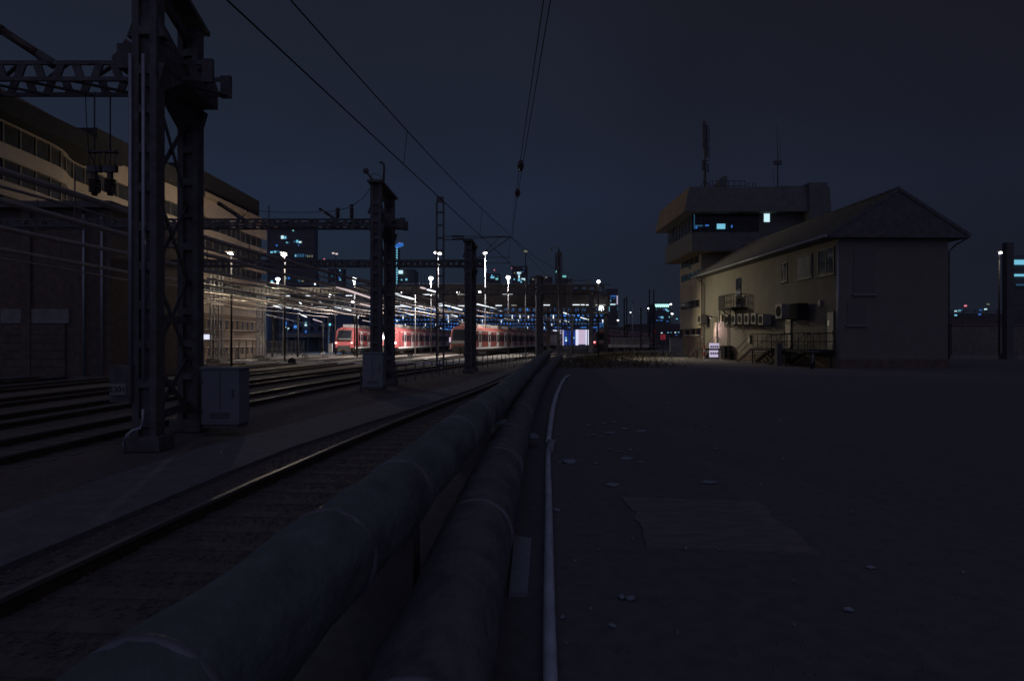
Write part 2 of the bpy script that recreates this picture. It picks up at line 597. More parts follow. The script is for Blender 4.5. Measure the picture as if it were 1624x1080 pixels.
# ------------------------------------------------------------------ fat pipes
def fat_pipe(fx, z, r, m, label, y0, y1, bands, seed):
    rnd = random.Random(seed)
    t = thing('heating_pipe', label, 'pipe', (fx(y0), y0, 0), 0, 'fat pipes beside the track')
    pts, rs = [], []
    Y = y0
    while Y <= y1:
        pts.append((fx(Y), Y, z + 0.012 * math.sin(Y * 0.9 + seed)))
        rs.append(r * (1 + 0.018 * math.sin(Y * 1.7 + seed) + rnd.uniform(-0.008, 0.008)))
        Y += 0.35 if Y < 14 else 1.0
    mb = MB()
    n = 36
    rings = []
    Y = y0
    ylist = []
    while Y <= y1:
        ylist.append(Y)
        Y += 0.09 if 0.8 < Y < 12 else (0.3 if Y < 26 else 1.0)
    from mathutils import noise as mn
    for Y in ylist:
        cx, cz = fx(Y), z + 0.012 * math.sin(Y * 0.9 + seed)
        lap = ((Y * 1.05 + 0.15 * math.sin(Y * 2.1)) % 1.0)
        for k in range(n):
            a_ = 2 * math.pi * k / n
            d_ = 0.020 * mn.noise(Vector((math.cos(a_) * 1.3 + seed * 9, math.sin(a_) * 1.3, Y * 1.6))) + 0.010 * mn.noise(Vector((math.cos(a_) * 4 + seed, math.sin(a_) * 4, Y * 5)))
            lapk = (lap + 0.05 * math.sin(a_ * 2 + Y)) % 1.0
            rr_ = r * (1 + 0.016 * lapk) + d_
            rings.append((cx + rr_ * math.cos(a_), Y, cz + rr_ * math.sin(a_)))
    fs = []
    for i in range(len(ylist) - 1):
        for k in range(n):
            fs.append((i * n + k, i * n + (k + 1) % n, (i + 1) * n + (k + 1) % n, (i + 1) * n + k))
    mb.add(rings, fs, True)
    mb.build('pipe_wrap', m, t)
    for yb in bands:
        q = []
        for dy in (-0.022, -0.012, 0.012, 0.022):
            q.append((fx(yb + dy), yb + dy, z + 0.012 * math.sin(yb * 0.9 + seed)))
        mb = MB().tube(q, [r * 1.0, r * 1.06, r * 1.06, r * 1.0], 32)
        mb.build('strap', M['band'], t)
    return t


pl = fat_pipe(pipeL, 0.733, 0.20, M['pipe'], 'upper fat lagged pipe raised on blocks, nearest the rails', -4, 62, [1.62, 2.9, 4.15, 6.4, 7.9, 8.15, 10.9, 13.5, 17.6, 21.5, 28, 37], 1)
pr = fat_pipe(pipeR, 0.30, 0.24, M['pipe_b'], 'lower fat lagged pipe lying on the dirt beside the pale conduit', -4, 58, [2.25, 4.75, 7.0, 7.22, 9.1, 12, 15.5, 21, 28], 2)
for Y in (0.5, 4.2, 8.7, 13.2, 18.5, 24.5, 31, 38, 46, 55):
    x = pipeL(Y)
    MB().box((x - 0.30, Y - 0.15, -0.02), (x + 0.10, Y + 0.15, 0.53)).build('support_block', M['conc_dark'], pl)

# loose stones: ballast of the nearest track and grit on the dirt
def stones(name, n, place, smin, smax, m, label, seed):
    rnd = random.Random(seed)
    mb = MB()
    for _ in range(n):
        x, y, z = place(rnd)
        r_ = rnd.uniform(smin, smax)
        pts_ = [Vector((rnd.uniform(-1, 1), rnd.uniform(-1, 1), rnd.uniform(-0.6, 0.6))).normalized() for _ in range(3)]
        c = Vector((x, y, z))
        vs_ = [c + Vector((r_ * rnd.uniform(.7, 1.2), 0, 0)), c + Vector((-r_ * rnd.uniform(.3, .8), r_ * rnd.uniform(.6, 1.1), 0)), c + Vector((-r_ * rnd.uniform(.3, .8), -r_ * rnd.uniform(.6, 1.1), 0)), c + Vector((rnd.uniform(-.3, .3) * r_, rnd.uniform(-.3, .3) * r_, r_ * rnd.uniform(.5, .9)))]
        mb.add(vs_, [(0, 1, 3), (1, 2, 3), (2, 0, 3)])
    return tag(mb.build(name, m), label, 'stones', None, 'stuff')


def on_track(rnd):
    Y = 2.0 + 26 * rnd.random() ** 1.6
    return lerp_poly(TR['near'], Y) + rnd.uniform(-1.9, 1.6), Y, YL - 0.165


def on_dirt(rnd):
    Y = 2.6 + 22 * rnd.random() ** 1.8
    x0_ = pipeR(Y) + 0.3
    return x0_ + rnd.random() ** 1.3 * (Y * 0.8 + 1.5), Y, -0.004


stones('ballast_stones', 9000, on_track, 0.018, 0.042, M['ballast'], 'loose ballast stones on the nearest track', 4)
stones('grit', 3500, on_dirt, 0.006, 0.022, M['dirt'], 'loose grit and pebbles on the dirt', 6)

# pale conduit on the ground right of the pipes
hp = [(-1.0, 0.02), (1.5, 0.12), (3.2, 0.18), (5, 0.27), (6.7, 0.36), (8.7, 0.46), (10.8, 0.58), (13.5, 0.77), (17, 1.04), (22, 1.5), (29, 2.25), (31, 2.6)]
sp = smooth_poly(hp, 0.6)
hose = thing('cable_conduit', 'long pale conduit curving over the dirt right of the fat pipes', 'conduit', (0.02, -1, 0))
near_pts = [(x, y, 0.045) for (y, x) in sp if y <= 10.4]
far_pts = [(x, y, 0.06) for (y, x) in sp if y >= 10.2]
MB().tube(near_pts, 0.036, 14).build('conduit_pipe', M['hose'], hose)
MB().tube(far_pts, [0.040 + 0.016 * min(1, i / 6) for i in range(len(far_pts))], 14).build('conduit_pipe', M['hose'], hose)
MB().tube([(0.565, 10.1, 0.05), (0.61, 10.7, 0.05)], 0.058, 14).build('coupling', M['galv'], hose)
tag(MB().prism([(x, y) for x, y in ((-0.02, 4.4), (0.10, 4.4), (0.16, 5.6), (0.02, 5.7))], 'z', 0.0, 0.03).build('metal_offcut', M['galv']),
    'grey sheet offcut lying between the lower pipe and conduit', 'metal sheet')


# ------------------------------------------------------------------ gantries
def truss_face(mb, X0, X1, Y, z0, z1, pitch, yn=0.03, parent=None):
    """riveted lattice face, openings like trapezoids"""
    mb.box((X0, Y - yn, z0), (X1, Y + yn, z0 + 0.085))
    mb.box((X0, Y - yn, z1 - 0.085), (X1, Y + yn, z1))
    a0, a1 = z0 + 0.085, z1 - 0.085
    x = X0
    k = 0
    while x < X1 - 0.01:
        xe = min(x + pitch, X1)
        w0, w1, w2, w3 = (0.12, 0.34, 0.08, 0.30) if k % 2 == 0 else (0.34, 0.12, 0.30, 0.08)
        for quad_ in ([(x, a0), (x + pitch * w0, a0), (x + pitch * w1, a1), (x, a1)], [(xe - pitch * w2, a0), (xe, a0), (xe, a1), (xe - pitch * w3, a1)]):
            if parent is not None:
                MB().prism(quad_, 'y', Y - yn * .8, Y + yn * .8).build('lattice_bar', M['steel'], parent)
            else:
                mb.prism(quad_, 'y', Y - yn * .8, Y + yn * .8)
        x = xe
        k += 1


def gantry(label, X1, Y1, X2, Y2, zb, ztop, xl, xr, wcol=0.47, detail=True, wleft=None):
    t = thing('catenary_gantry', label, 'gantry', (X1, Y1, YL), 0, 'overhead line gantries along the yard')
    hw = wcol / 2
    cols = []
    for (X, Y) in ((X1, Y1), (X2, Y2)):
        cmb = MB()
        zt = ztop
        cmb.box((X - hw, Y - 0.16, YL - 0.1), (X - hw + 0.13, Y + 0.16, zt))
        cmb.box((X + hw - 0.13, Y - 0.16, YL - 0.1), (X + hw, Y + 0.16, zt))
        cmb.box((X - hw + 0.13, Y - 0.05, YL - 0.1), (X + hw - 0.13, Y + 0.05, zt))
        z = YL + 0.3
        while z < zt - 0.3:
            if Y1 < 20:
                MB().box((X - hw + 0.13, Y - 0.155, z), (X + hw - 0.13, Y - 0.13, z + 0.16)).build('batten_plate', M['steel'], t)
            else:
                cmb.box((X - hw + 0.13, Y - 0.155, z), (X + hw - 0.13, Y - 0.13, z + 0.16))
            z += 0.75
        cmb.box((X - hw - 0.12, Y - 0.3, YL - 0.15), (X + hw + 0.12, Y + 0.3, YL + 0.12))
        cols.append(cmb.build('column', M['steel'], t))
    # braces between the two columns
    zs = [YL + 0.35, 1.2, 3.0, 4.7, zb[0] - 0.35]
    xa = X1 + (0.02 if X2 < X1 else -0.02)
    for z0, z1 in zip(zs, zs[1:]):
        for (s0, s1, off) in ((z0, z1, -0.025), (z1, z0, 0.025)):
            MB().bar((X1 + off, Y1 + 0.16, s0), (X2 + off, Y2 - 0.16, s1), 0.025, 0.13).build('brace', M['steel'], t)
    for z in (YL + 0.45, 2.1):
        MB().bar((X1, Y1 + 0.16, z), (X2, Y2 - 0.16, z), 0.08, 0.16).build('strut', M['steel'], t)
    # cap joining the column heads
    dx, dy = X2 - X1, Y2 - Y1
    ca_ = Vector((X1 - dx * 0.12, Y1 - dy * 0.12, ztop + 0.07))
    cb_ = Vector((X2 + dx * 0.15, Y2 + dy * 0.15, ztop + 0.07))
    MB().bar(ca_, cb_, wcol + 0.18, 0.10).build('cap', M['steel'], t)
    MB().bar(Vector((X1, Y1 + .16, ztop - 0.32)), Vector((X2, Y2 - .16, ztop - 0.32)), 0.12, 0.16).build('strut', M['steel'], t)
    # crossbeam
    Yc = (Y1 + Y2) / 2
    bm_ = MB()
    for yy in (Yc - 0.45, Yc + 0.45):
        truss_face(bm_, xl, xr, yy, zb[0], zb[1], 0.40, parent=t if Y1 < 20 else None)
    x = xl
    while x < xr:
        bm_.bar((x, Yc - 0.42, zb[0] + 0.03), (min(x + 1.0, xr), Yc + 0.42, zb[0] + 0.03), 0.08, 0.04)
        bm_.bar((x, Yc + 0.42, zb[1] - 0.03), (min(x + 1.0, xr), Yc - 0.42, zb[1] - 0.03), 0.08, 0.04)
        x += 1.0
    bm_.build('crossbeam', M['steel'], t)
    # saddle block and gussets where the beam rests in the columns
    MB().box((min(X1, X2) - hw * .9, Y1 + 0.17, zb[0] - 0.03), (max(X1, X2) + hw * .9, Y2 - 0.17, zb[1] + 0.03)).build('saddle', M['steel'], t)
    for (X, Y, sg) in ((X1, Y1, 1), (X2, Y2, -1)):
        y0 = Y + sg * 0.16
        y1 = Y + sg * (abs(Y2 - Y1) / 2 - 0.45)
        for (za, zc) in ((zb[0] - 0.50, zb[0] - 0.04), (zb[1] + 0.42, zb[1] + 0.04)):
            MB().prism([(y0, za), (y0, zc), (y1, zc)], 'x', X - hw * 0.9, X + hw * 0.9).build('gusset', M['steel'], t)
            MB().prism([(X - hw - 0.13, zc), (X + hw + 0.13, zc), (X + hw * 0.99, za), (X - hw * 0.99, za)], 'y', Y - 0.10, Y + 0.10).build('gusset', M['steel'], t)
    for yy in (Yc - 0.45, Yc + 0.45):
        MB().box((xr - 0.16, yy - 0.05, zb[0] - 0.03), (xr + 0.06, yy + 0.05, zb[1] + 0.03)).build('end_plate', M['steel'], t)
    return t


G1 = gantry('nearest dark steel gantry with twin columns and lattice beam, left of the path', -7.03, 13.2, -7.53, 16.0, (7.02, 7.44), 8.95, -14.2, -6.25)
G2 = gantry('second dark gantry with horn arms on top, behind the small grey cabinet', -5.86, 29.5, -5.83, 32.5, (6.74, 7.10), 8.4, -27.5, -4.85)
G3 = gantry('third dark gantry right of the ladder-like lattice mast', -2.82, 44.0, -2.70, 47.0, (6.55, 6.98), 8.0, -27.5, -1.9)
G4 = gantry('fourth gantry with its slim posts before the dark red train', 2.65, 68.0, 3.05, 71.0, (6.4, 7.0), 8.0, -27.5, 3.9, 0.42)
G5 = gantry('far gantry standing beside the blue lit doors', 13.3, 116, 13.9, 119.5, (6.6, 7.3), 9.6, -10, 16.2, 0.5)
# cable conduits fixed on the nearest column
for x in (-7.27, -7.02):
    MB().tube([(x, 13.0, 0.9), (x, 13.0, 7.1)], 0.035, 10).build('conduit', M['galv'], G1)
    for z in (1.2, 2.6, 4.0, 5.4, 6.8):
        pass
# junction box with number plate on the nearest gantry
jb = MB().box((-7.62, 12.92, 0.48), (-7.22, 13.04, 1.18)).build('junction_box', M['steel'], G1, bevel=0.01)
MB().box((-7.60, 12.895, 0.62), (-7.30, 12.915, 0.83)).build('number_plate', M['conc'], jb)


def text_mesh(body, size, loc, m, parent, rot=(R(90), 0, 0), name='lettering', extrude=0.003):
    cu = bpy.data.curves.new(name, 'FONT')
    cu.body = body
    cu.size = size
    cu.extrude = extrude
    cu.align_x = 'CENTER'
    cu.align_y = 'CENTER'
    tmp = bpy.data.objects.new(name, cu)
    col.objects.link(tmp)
    dg = bpy.context.evaluated_depsgraph_get()
    me = bpy.data.meshes.new_from_object(tmp.evaluated_get(dg))
    bpy.data.objects.remove(tmp)
    o = bpy.data.objects.new(name, me)
    me.materials.clear()
    me.materials.append(m)
    col.objects.link(o)
    o.rotation_euler = rot
    if parent is not None:
        o.parent = parent
        o.location = Vector(loc) - wloc(parent)
    else:
        o.location = loc
    return o


text_mesh('E301', 0.15, (-7.45, 12.890, 0.725), M['black'], jb)
# curved silver conduit at its foot
tag(MB().tube([(-7.0, 12.95, 0.35), (-6.98, 12.93, 0.12), (-7.02, 12.88, 0.0), (-7.12, 12.8, -0.04), (-7.2, 12.74, -0.12), (-7.22, 12.7, -0.25), (-7.22, 12.7, -0.5)], 0.03, 10)
    .build('bent_conduit', M['galv']), 'bent silver conduit at the foot of the nearest gantry column', 'conduit')


# horn arms and insulators carried by the gantry beams
def horn_arm(X, Y, z, label, k=1.0):
    t = thing('insulator_arm', label, 'insulator arm', (X, Y, z), 0, 'slanted insulator arms on gantry beams')
    MB().tube([(X + 0.1, Y, z - 0.06), (X - 0.22, Y, z + 0.15)], 0.10 * k, 12).build('arm', M['steel'], t)
    q = MB().tube([(X - 0.22, Y, z + 0.15), (X - 1.0 * k, Y, z + 0.66 * k)], 0.085 * k, 12)
    q.tube([(X - 0.98 * k, Y, z + 0.645 * k), (X - 1.06 * k, Y, z + 0.70 * k)], 0.10 * k, 12)
    q.build('insulator', M['insul'], t)
    return t


horn_arm(-9.62, 14.2, 7.44, 'thick slanted insulator arm on the nearest lattice beam')
horn_arm(-12.1, 30.6, 7.10, 'slanted insulator arm at the left end of the second beam')
horn_arm(-7.95, 30.6, 7.10, 'short slanted insulator arm beside the second gantry column', 0.65)
# switch bracket on the nearest gantry
sw = thing('line_switch', 'small switch bracket on the beam left of the nearest column', 'switch', (-7.9, 14.2, 7.44), 0)
MB().bar((-8.25, 14.2, 7.44), (-7.95, 14.2, 7.86), 0.11, 0.14).build('insulator', M['insul'], sw)
MB().bar((-8.3, 14.2, 7.56), (-7.6, 14.2, 7.52), 0.05).bar((-8.0, 14.2, 7.82), (-7.3, 14.2, 7.74), 0.05).bar((-7.75, 14.2, 7.93), (-7.3, 14.2, 7.97), 0.2, 0.08).build('switch_arm', M['steel'], sw)
# horns on the second gantry head
hn = thing('horn_switch', 'pair of horn shaped arms on top of the second gantry', 'switch', (-5.8, 29.8, 8.48), 0)
MB().tube([(-5.95, 29.8, 8.48), (-6.35, 29.8, 9.0)], 0.06, 10).build('horn', M['steel'], hn)
MB().ball((-6.38, 29.8, 9.05), 0.13, 10, 6).build('horn_tip', M['steel'], hn)
MB().tube([(-5.62, 29.8, 8.48), (-5.58, 29.8, 9.15), (-5.60, 29.8, 9.35), (-5.68, 29.8, 9.42), (-5.78, 29.8, 9.40)], 0.055, 10).build('horn', M['steel'], hn)
MB().tube([(-6.2, 29.8, 8.8), (-6.0, 29.8, 8.93), (-5.8, 29.8, 8.86), (-5.7, 29.8, 8.75)], 0.012, 6).build('jumper', M['wire'], hn)
# draped jumper wire from the second gantry head to its beam
tag(MB().tube([at(588, 298, 30), at(575, 315, 30), at(555, 329, 30.3), at(530, 335, 30.6), at(490, 337, 31), at(440, 337, 31), at(400, 334, 31), at(392, 336, 31), at(385, 344, 31)], 0.014, 6)
    .build('jumper_cable', M['wire']), 'slack cable draped from the second gantry head along its beam', 'cable')
# stub insulators standing on the second beam
for px, lab in ((539, 'small post insulator standing left on the second beam'), (561, 'taller post insulator on the second beam beside the column')):
    q = at(px, 346, 31)
    t = thing('post_insulator', lab, 'insulator', (q.x, 31, 7.1), 0, 'post insulators on the second beam')
    hh = 0.32 if px == 539 else 0.48
    mb = MB().tube([(q.x, 30.6, 7.09), (q.x, 30.6, 7.2 + hh)], 0.06, 10)
    for k in range(4):
        mb.tube([(q.x, 30.6, 7.2 + k * hh / 4.5), (q.x, 30.6, 7.24 + k * hh / 4.5)], 0.10, 10)
    mb.build('insulator', M['insul'], t)
    MB().box((q.x - .09, 30.54, 7.2 + hh), (q.x + .09, 30.66, 7.26 + hh)).build('clamp', M['steel'], t)


# left-hand lattice posts of the gantries, lit by the yard lamps
def lattice_post(label, X, Y, w, h, m, group='lattice posts by the left building', lean=False):
    t = thing('lattice_mast', label, 'mast', (X, Y, YL), 0, group)
    for sx in (-1, 1):
        q = MB()
        for sy in (-1, 1):
            q.box((X + sx * w / 2 - 0.05, Y + sy * w / 2 - 0.05, YL - 0.1), (X + sx * w / 2 + 0.05, Y + sy * w / 2 + 0.05, YL + h))
        q.build('leg', m, t)
    z = YL + 0.2
    k = 0
    step = w * 1.5
    q = MB()
    while z + step < YL + h:
        a0, a1 = (-1, 1) if k % 2 == 0 else (1, -1)
        for sy in (-1, 1):
            q.bar((X + a0 * w / 2, Y + sy * w / 2, z), (X + a1 * w / 2, Y + sy * w / 2, z + step), 0.05, 0.05)
            q.bar((X - w / 2, Y + sy * w / 2, z), (X + w / 2, Y + sy * w / 2, z), 0.04, 0.04)
        z += step
        k += 1
    tag(q.build('lattice', m, t), kind='stuff')
    MB().box((X - w / 2 - 0.25, Y - w / 2 - 0.25, YL - 0.16), (X + w / 2 + 0.25, Y + w / 2 + 0.25, YL + 0.3)).build('footing', M['conc_dark'], t)
    return t


lattice_post('brightly lit lattice mast left, before the bicycles', -26.85, 62, 0.75, 7.9, M['galv'])
lattice_post('second lit lattice mast at the corner of the wavy building', -27.2, 74, 0.62, 8.2, M['galv'])

# overhead conductor bars hanging under the gantries
BARS = [
    ('t2', 4.75, 0.07, -8, 160, 'thick overhead conductor bar nearest above the second track'),
    ('t2', 4.45, 0.03, -8, 160, 'thin bar just under the nearest conductor bar'),
    ('t3', 5.15, 0.085, 14, 170, 'overhead conductor bar above the dark fronted train'),
    ('t3', 4.75, 0.03, 40, 84, 'thin lower bar above the track of the dark fronted train'),
    ('t4', 5.35, 0.085, 4, 190, 'overhead conductor bar above the empty middle track'),
    ('t4', 5.0, 0.045, 36, 190, 'thin lower bar above the empty middle track'),
    ('t5', 5.4, 0.085, 14, 190, 'overhead conductor bar above the half hidden train'),
    ('t5', 5.0, 0.045, 14, 94, 'thin lower bar above the half hidden train'),
    ('t6', 5.5, 0.085, 40, 220, 'overhead conductor bar above the leftmost train'),
    ('t6', 5.05, 0.045, 44, 93, 'thin lower bar above the leftmost train'),
]
for key, off in (('t3', 1.1), ('t4', 1.3), ('t4', -1.2), ('t5', 1.2), ('t5', -1.3), ('t6', 1.3), ('t6', -1.2)):
    TR[key + '%+.1f' % off] = [(y, x + off) for (y, x) in TR[key]]
BARS += [
    ('t3+1.1', 5.7, 0.05, 44, 150, 'slim bar right of the bar above the dark fronted train'),
    ('t4+1.3', 5.85, 0.06, 46, 170, 'high bar right of the bar above the empty middle track'),
    ('t4-1.2', 4.7, 0.05, 42, 84, 'low bar left of the bar above the empty middle track'),
    ('t5+1.2', 5.8, 0.06, 48, 170, 'high bar right of the bar above the half hidden train'),
    ('t5-1.3', 4.8, 0.05, 48, 92, 'low bar left of the bar above the half hidden train'),
    ('t6+1.3', 5.9, 0.06, 52, 200, 'high bar right of the bar above the leftmost train'),
    ('t6-1.2', 4.75, 0.05, 52, 94, 'low bar left of the bar above the leftmost train'),
]
for key, z, r, y0, y1, lab in BARS:
    pts = [(x, y, z + 0.10 * math.cos(y / 15.0 * 2 * math.pi) * (0.6 if r < 0.05 else 0.25)) for (y, x) in smooth_poly(TR[key], 3) if y0 <= y <= y1]
    t = thing('conductor_bar', lab, 'conductor bar', pts[0], 0, 'overhead conductor bars')
    MB().tube(pts, r, 8).build('bar', M['busbar'], t)
    if r > 0.05:
        hg = MB()
        for (x, y, zz) in pts[2::4]:
            hg.bar((x, y, zz), (x, y, 6.6), 0.03, 0.03)
        hg.build('hangers', M['steel'], t)
        tag(hg and t.children[-1], kind='stuff')
# bars that run off to the far left
BL = [(48, -23.0), (55, -25.0), (65, -27.0), (93, -32.6), (125, -38.6), (200, -52)]
for z, r, off, lab in ((4.9, 0.075, 0.0, 'outermost overhead conductor bar slanting past the wavy building'),
                       (4.75, 0.065, 1.0, 'paired outer conductor bar slanting left beside the outermost one')):
    pts = [(x + off, y, z) for (y, x) in BL]
    t = thing('conductor_bar', lab, 'conductor bar', pts[0], 0, 'overhead conductor bars')
    MB().tube(pts, r, 8).build('bar', M['busbar'], t)
    hg = MB()
    for (x, y, zz) in pts:
        hg.bar((x, y, zz), (x, y, 6.6), 0.03, 0.03)
    tag(hg.build('hangers', M['steel'], t), kind='stuff')


# ribbed insulators hanging from the nearest beam onto its bar
def hang_insulator(X, Y, zt, zb_, lab):
    t = thing('hanging_insulator', lab, 'insulator', (X, Y, zt), 0, 'ribbed insulators under the nearest beam')
    MB().tube([(X, Y, zt), (X, Y, 5.75)], 0.018, 6).build('rod', M['steel'], t)
    q = MB()
    for dx in (-0.11, 0.0, 0.11):
        q.tube([(X + dx, Y, 5.72), (X + dx, Y, 5.42)], 0.012, 6)
    q.box((X - 0.15, Y - 0.06, 5.70), (X + 0.15, Y + 0.06, 5.74))
    q.box((X - 0.14, Y - 0.06, 5.28), (X + 0.14, Y + 0.06, 5.42))
    q.build('clamp_frame', M['steel'], t)
    q = MB().tube([(X, Y, 5.3), (X, Y, zb_)], 0.06, 10)
    z = 5.12
    while z > zb_ + 0.05:
        q.tube([(X, Y, z), (X, Y, z - 0.02)], 0.115, 12)
        z -= 0.05
    q.build('ribbed_body', M['insul'], t)
    MB().tube([(X, Y, 5.05), (X, Y, 5.3)], 0.05, 8).build('neck', M['steel'], t)


hang_insulator(-9.02, 14.75, 7.02, 4.78, 'left ribbed insulator hanging below the nearest lattice beam')
hang_insulator(-8.68, 14.75, 7.02, 4.78, 'right ribbed insulator hanging below the nearest lattice beam')
tag(MB().tube([(-9.0, 14.4, 6.95), (-8.98, 14.4, 6.3), (-8.93, 14.4, 5.7), (-8.85, 14.5, 5.3), (-8.80, 14.6, 5.0), (-8.86, 14.7, 4.85), (-9.0, 14.75, 4.8)], 0.010, 6)
    .build('jumper_cable', M['wire']), 'thin cable looping from the nearest beam past the ribbed insulators', 'cable')

# ------------------------------------------------------------------ ladder-like mast with its cantilever
def ladder_mast(label, X, Y, w, h, ztops, arm_to, arm_z, group='lattice masts with cantilevers'):
    t = thing('catenary_mast', label, 'mast', (X, Y, YL), 0, group)
    for sx in (-1, 1):
        MB().box((X + sx * w / 2 - 0.05, Y - 0.08, YL - 0.1), (X + sx * w / 2 + 0.05, Y + 0.08, h)).build('leg', M['steel'], t)
    z = YL + 0.4
    while z < h - 0.4:
        MB().box((X - w / 2 + 0.05, Y - 0.06, z), (X + w / 2 - 0.05, Y + 0.06, z + 0.10)).build('rung', M['steel'], t)
        z += 0.78
    MB().box((X - w / 2 - 0.002, Y - 0.09, h - 0.02), (X + w / 2 + 0.002, Y + 0.09, h + 0.32)).build('mast_head', M['steel'], t)
    # cantilever
    ax = X + w / 2 + 0.05
    for dz, z2 in ((0.05, 0.02), (-0.16, 0.0)):
        a0 = Vector((ax, Y, arm_z + dz))
        b0 = Vector((arm_to, Y, arm_z + z2 + 0.02))
        k0 = a0.lerp(b0, 0.12)
        k1 = a0.lerp(b0, 0.30)
        MB().tube([a0, k0], 0.03, 8).tube([k1, b0], 0.025, 8).build('cantilever_tube', M['steel'], t)
        q = MB().tube([k0, k1], 0.045, 10)
        for j in range(6):
            c0 = k0.lerp(k1, j / 6)
            q.tube([c0, c0 + (k1 - k0) * 0.07], 0.075, 10)
        q.build('insulator', M['insul'], t)
    span = arm_to - ax
    MB().tube([(arm_to, Y, arm_z), (ax + span * 0.40, Y, arm_z - 1.7 * span / 4.0)], 0.03, 8).build('stay', M['steel'], t)
    MB().tube([(arm_to - span * 0.16, Y, arm_z), (ax + span * 0.44, Y, arm_z - 1.55 * span / 4.0)], 0.02, 8).build('stay', M['steel'], t)
    return t


M1 = ladder_mast('tall ladder-like lattice mast between the second and third gantries', -4.42, 42, 0.42, 10.15, None, -0.1, 8.0)
for za in (6.77, 6.42):
    MB().tube([(-2.2 if za > 6.6 else -1.65, 42, za - 0.03), (-0.12, 42, za)], 0.02, 8).build('registration_arm', M['steel'], M1)
M2 = ladder_mast('far ladder-like mast with a slanted stay, left of the signal tower', 4.6, 66, 0.45, 9.9, None, 7.6, 7.45)
lattice_post('slim twin lattice mast standing before the blue doors', 6.9, 82, 0.45, 9.5, M['steel'], 'lattice masts with cantilevers')

# wires
def wire(name, pts, r, lab, cat='wire', grp='overhead wires'):
    return tag(MB().tube(pts, r, 6).build(name, M['wire'], None), lab, cat, grp)


def cw(Y):
    return -5.13 + 0.1185 * Y


wire('contact_wire', [(cw(Y), Y, 6.42) for Y in (-8, 0, 10, 20, 30, 42)], 0.014, 'lower overhead wire running above the nearest track')
wire('messenger_wire', [(cw(Y) + 0.1, Y, 7.30 + 0.8 * ((Y - 14) / 28.0) ** 2) for Y in (-12, -6, 0, 6, 10, 14, 18, 22, 28, 34, 42)], 0.014, 'upper sagging wire above the nearest track with a dropper')
for Y, lab in ((18.5, 'nearer vertical dropper joining the two overhead wires'), (31.0, 'farther vertical dropper joining the two overhead wires')):
    wire('dropper', [(cw(Y) + 0.1, Y, 7.30 + 0.8 * ((Y - 14) / 28.0) ** 2), (cw(Y), Y, 6.42)], 0.008, lab)
wire('contact_wire', [(-0.15, 42, 6.42), (1.7, 54, 6.0), (3.4, 60, 6.1), (7.3, 66, 6.4)], 0.014, 'lower wire running on from the ladder mast to the far mast')
wire('messenger_wire', [(-0.1, 42, 8.05), (1.5, 48, 7.6), (3.6, 55, 7.35), (7.6, 66, 7.45)], 0.014, 'upper wire running on from the ladder mast to the far mast')
wire('messenger_wire', [(-0.1, 42, 8.05), (2.2, 54, 7.3), (5.5, 75, 7.2), (10, 95, 7.6)], 0.014, 'wire sagging from the cantilever tip towards the city')
fw = thing('feeder_line', 'pair of wires with two dark insulators rising over the middle', 'wire', (0, 42, 8.05), 0, 'overhead wires')
for dx in (-0.065, 0.065):
    MB().tube([(dx * 0.3, 42, 8.03), (0.12 + dx * 0.5, 34.5, 8.03), (0.33 + dx * .8, 25, 8.04), (0.66 + dx, 12.8, 8.05), (1.0 + dx, 0, 8.1), (1.3 + dx, -10, 8.1)], 0.010, 6).build('wire_strand', M['wire'], fw)
for Y, X in ((25.0, 0.32), (29.6, 0.24)):
    q = MB().tube([(X, Y + 0.55, 8.03), (X + 0.012, Y - 0.55, 8.03)], 0.06, 12)
    for k in range(7):
        y = Y + 0.45 - k * 0.15
        q.tube([(X, y, 8.03), (X, y - 0.06, 8.03)], 0.125 - 0.012 * abs(k - 3), 14)
    q.build('insulator', M['insul'], fw)
wire('drop_wire', [(-0.1, 42, 8.0), (-0.25, 42, 6.45)], 0.010, 'short vertical wire below the cantilever tip')

# ------------------------------------------------------------------ cabinets beside the gantries
def cabinet(label, x0, x1, y0, y1, h):
    t = thing('equipment_cabinet', label, 'cabinet', ((x0 + x1) / 2, (y0 + y1) / 2, YL + 0.02), 0, 'equipment cabinets by the gantries')
    z0 = YL + 0.02
    MB().box((x0 + 0.03, y0 + 0.03, z0), (x1 - 0.03, y1 - 0.03, z0 + 0.08)).build('plinth', M['conc_dark'], t)
    MB().box((x0, y0, z0 + 0.08), (x1, y1, z0 + h)).build('body', M['cab'], t, bevel=0.012)
    MB().prism([(x0 - 0.03, z0 + h), (x1 + 0.03, z0 + h), (x1 + 0.03, z0 + h + 0.03), (x0 - 0.03, z0 + h + 0.05)], 'y', y0 - 0.03, y1 + 0.03).build('lid', M['cab'], t)
    MB().box((x0 + 0.04, y0 - 0.008, z0 + 0.14), (x1 - 0.04, y0 - 0.001, z0 + h - 0.05)).build('door', M['cab'], t)
    MB().box((x1 - 0.14, y0 - 0.03, z0 + h * 0.52), (x1 - 0.11, y0 - 0.009, z0 + h * 0.66)).build('handle', M['steel'], t)
    for zz_ in (0.25, 0.75):
        MB().tube([(x0 + 0.03, y0 - 0.012, z0 + h * zz_), (x0 + 0.03, y0 - 0.012, z0 + h * zz_ + 0.1)], 0.012, 8).build('hinge', M['steel'], t)
    for k in range(4):
        MB().box((x0 + 0.2, y0 - 0.016, z0 + 0.22 + k * 0.035), (x1 - 0.2, y0 - 0.009, z0 + 0.236 + k * 0.035)).build('vent_slat', M['steel'], t)
    MB().box(((x0 + x1) / 2 - 0.006, y0 - 0.011, z0 + 0.40), ((x0 + x1) / 2 + 0.006, y0 - 0.009, z0 + h - 0.06)).build('door_seam', M['black'], t)
    return t


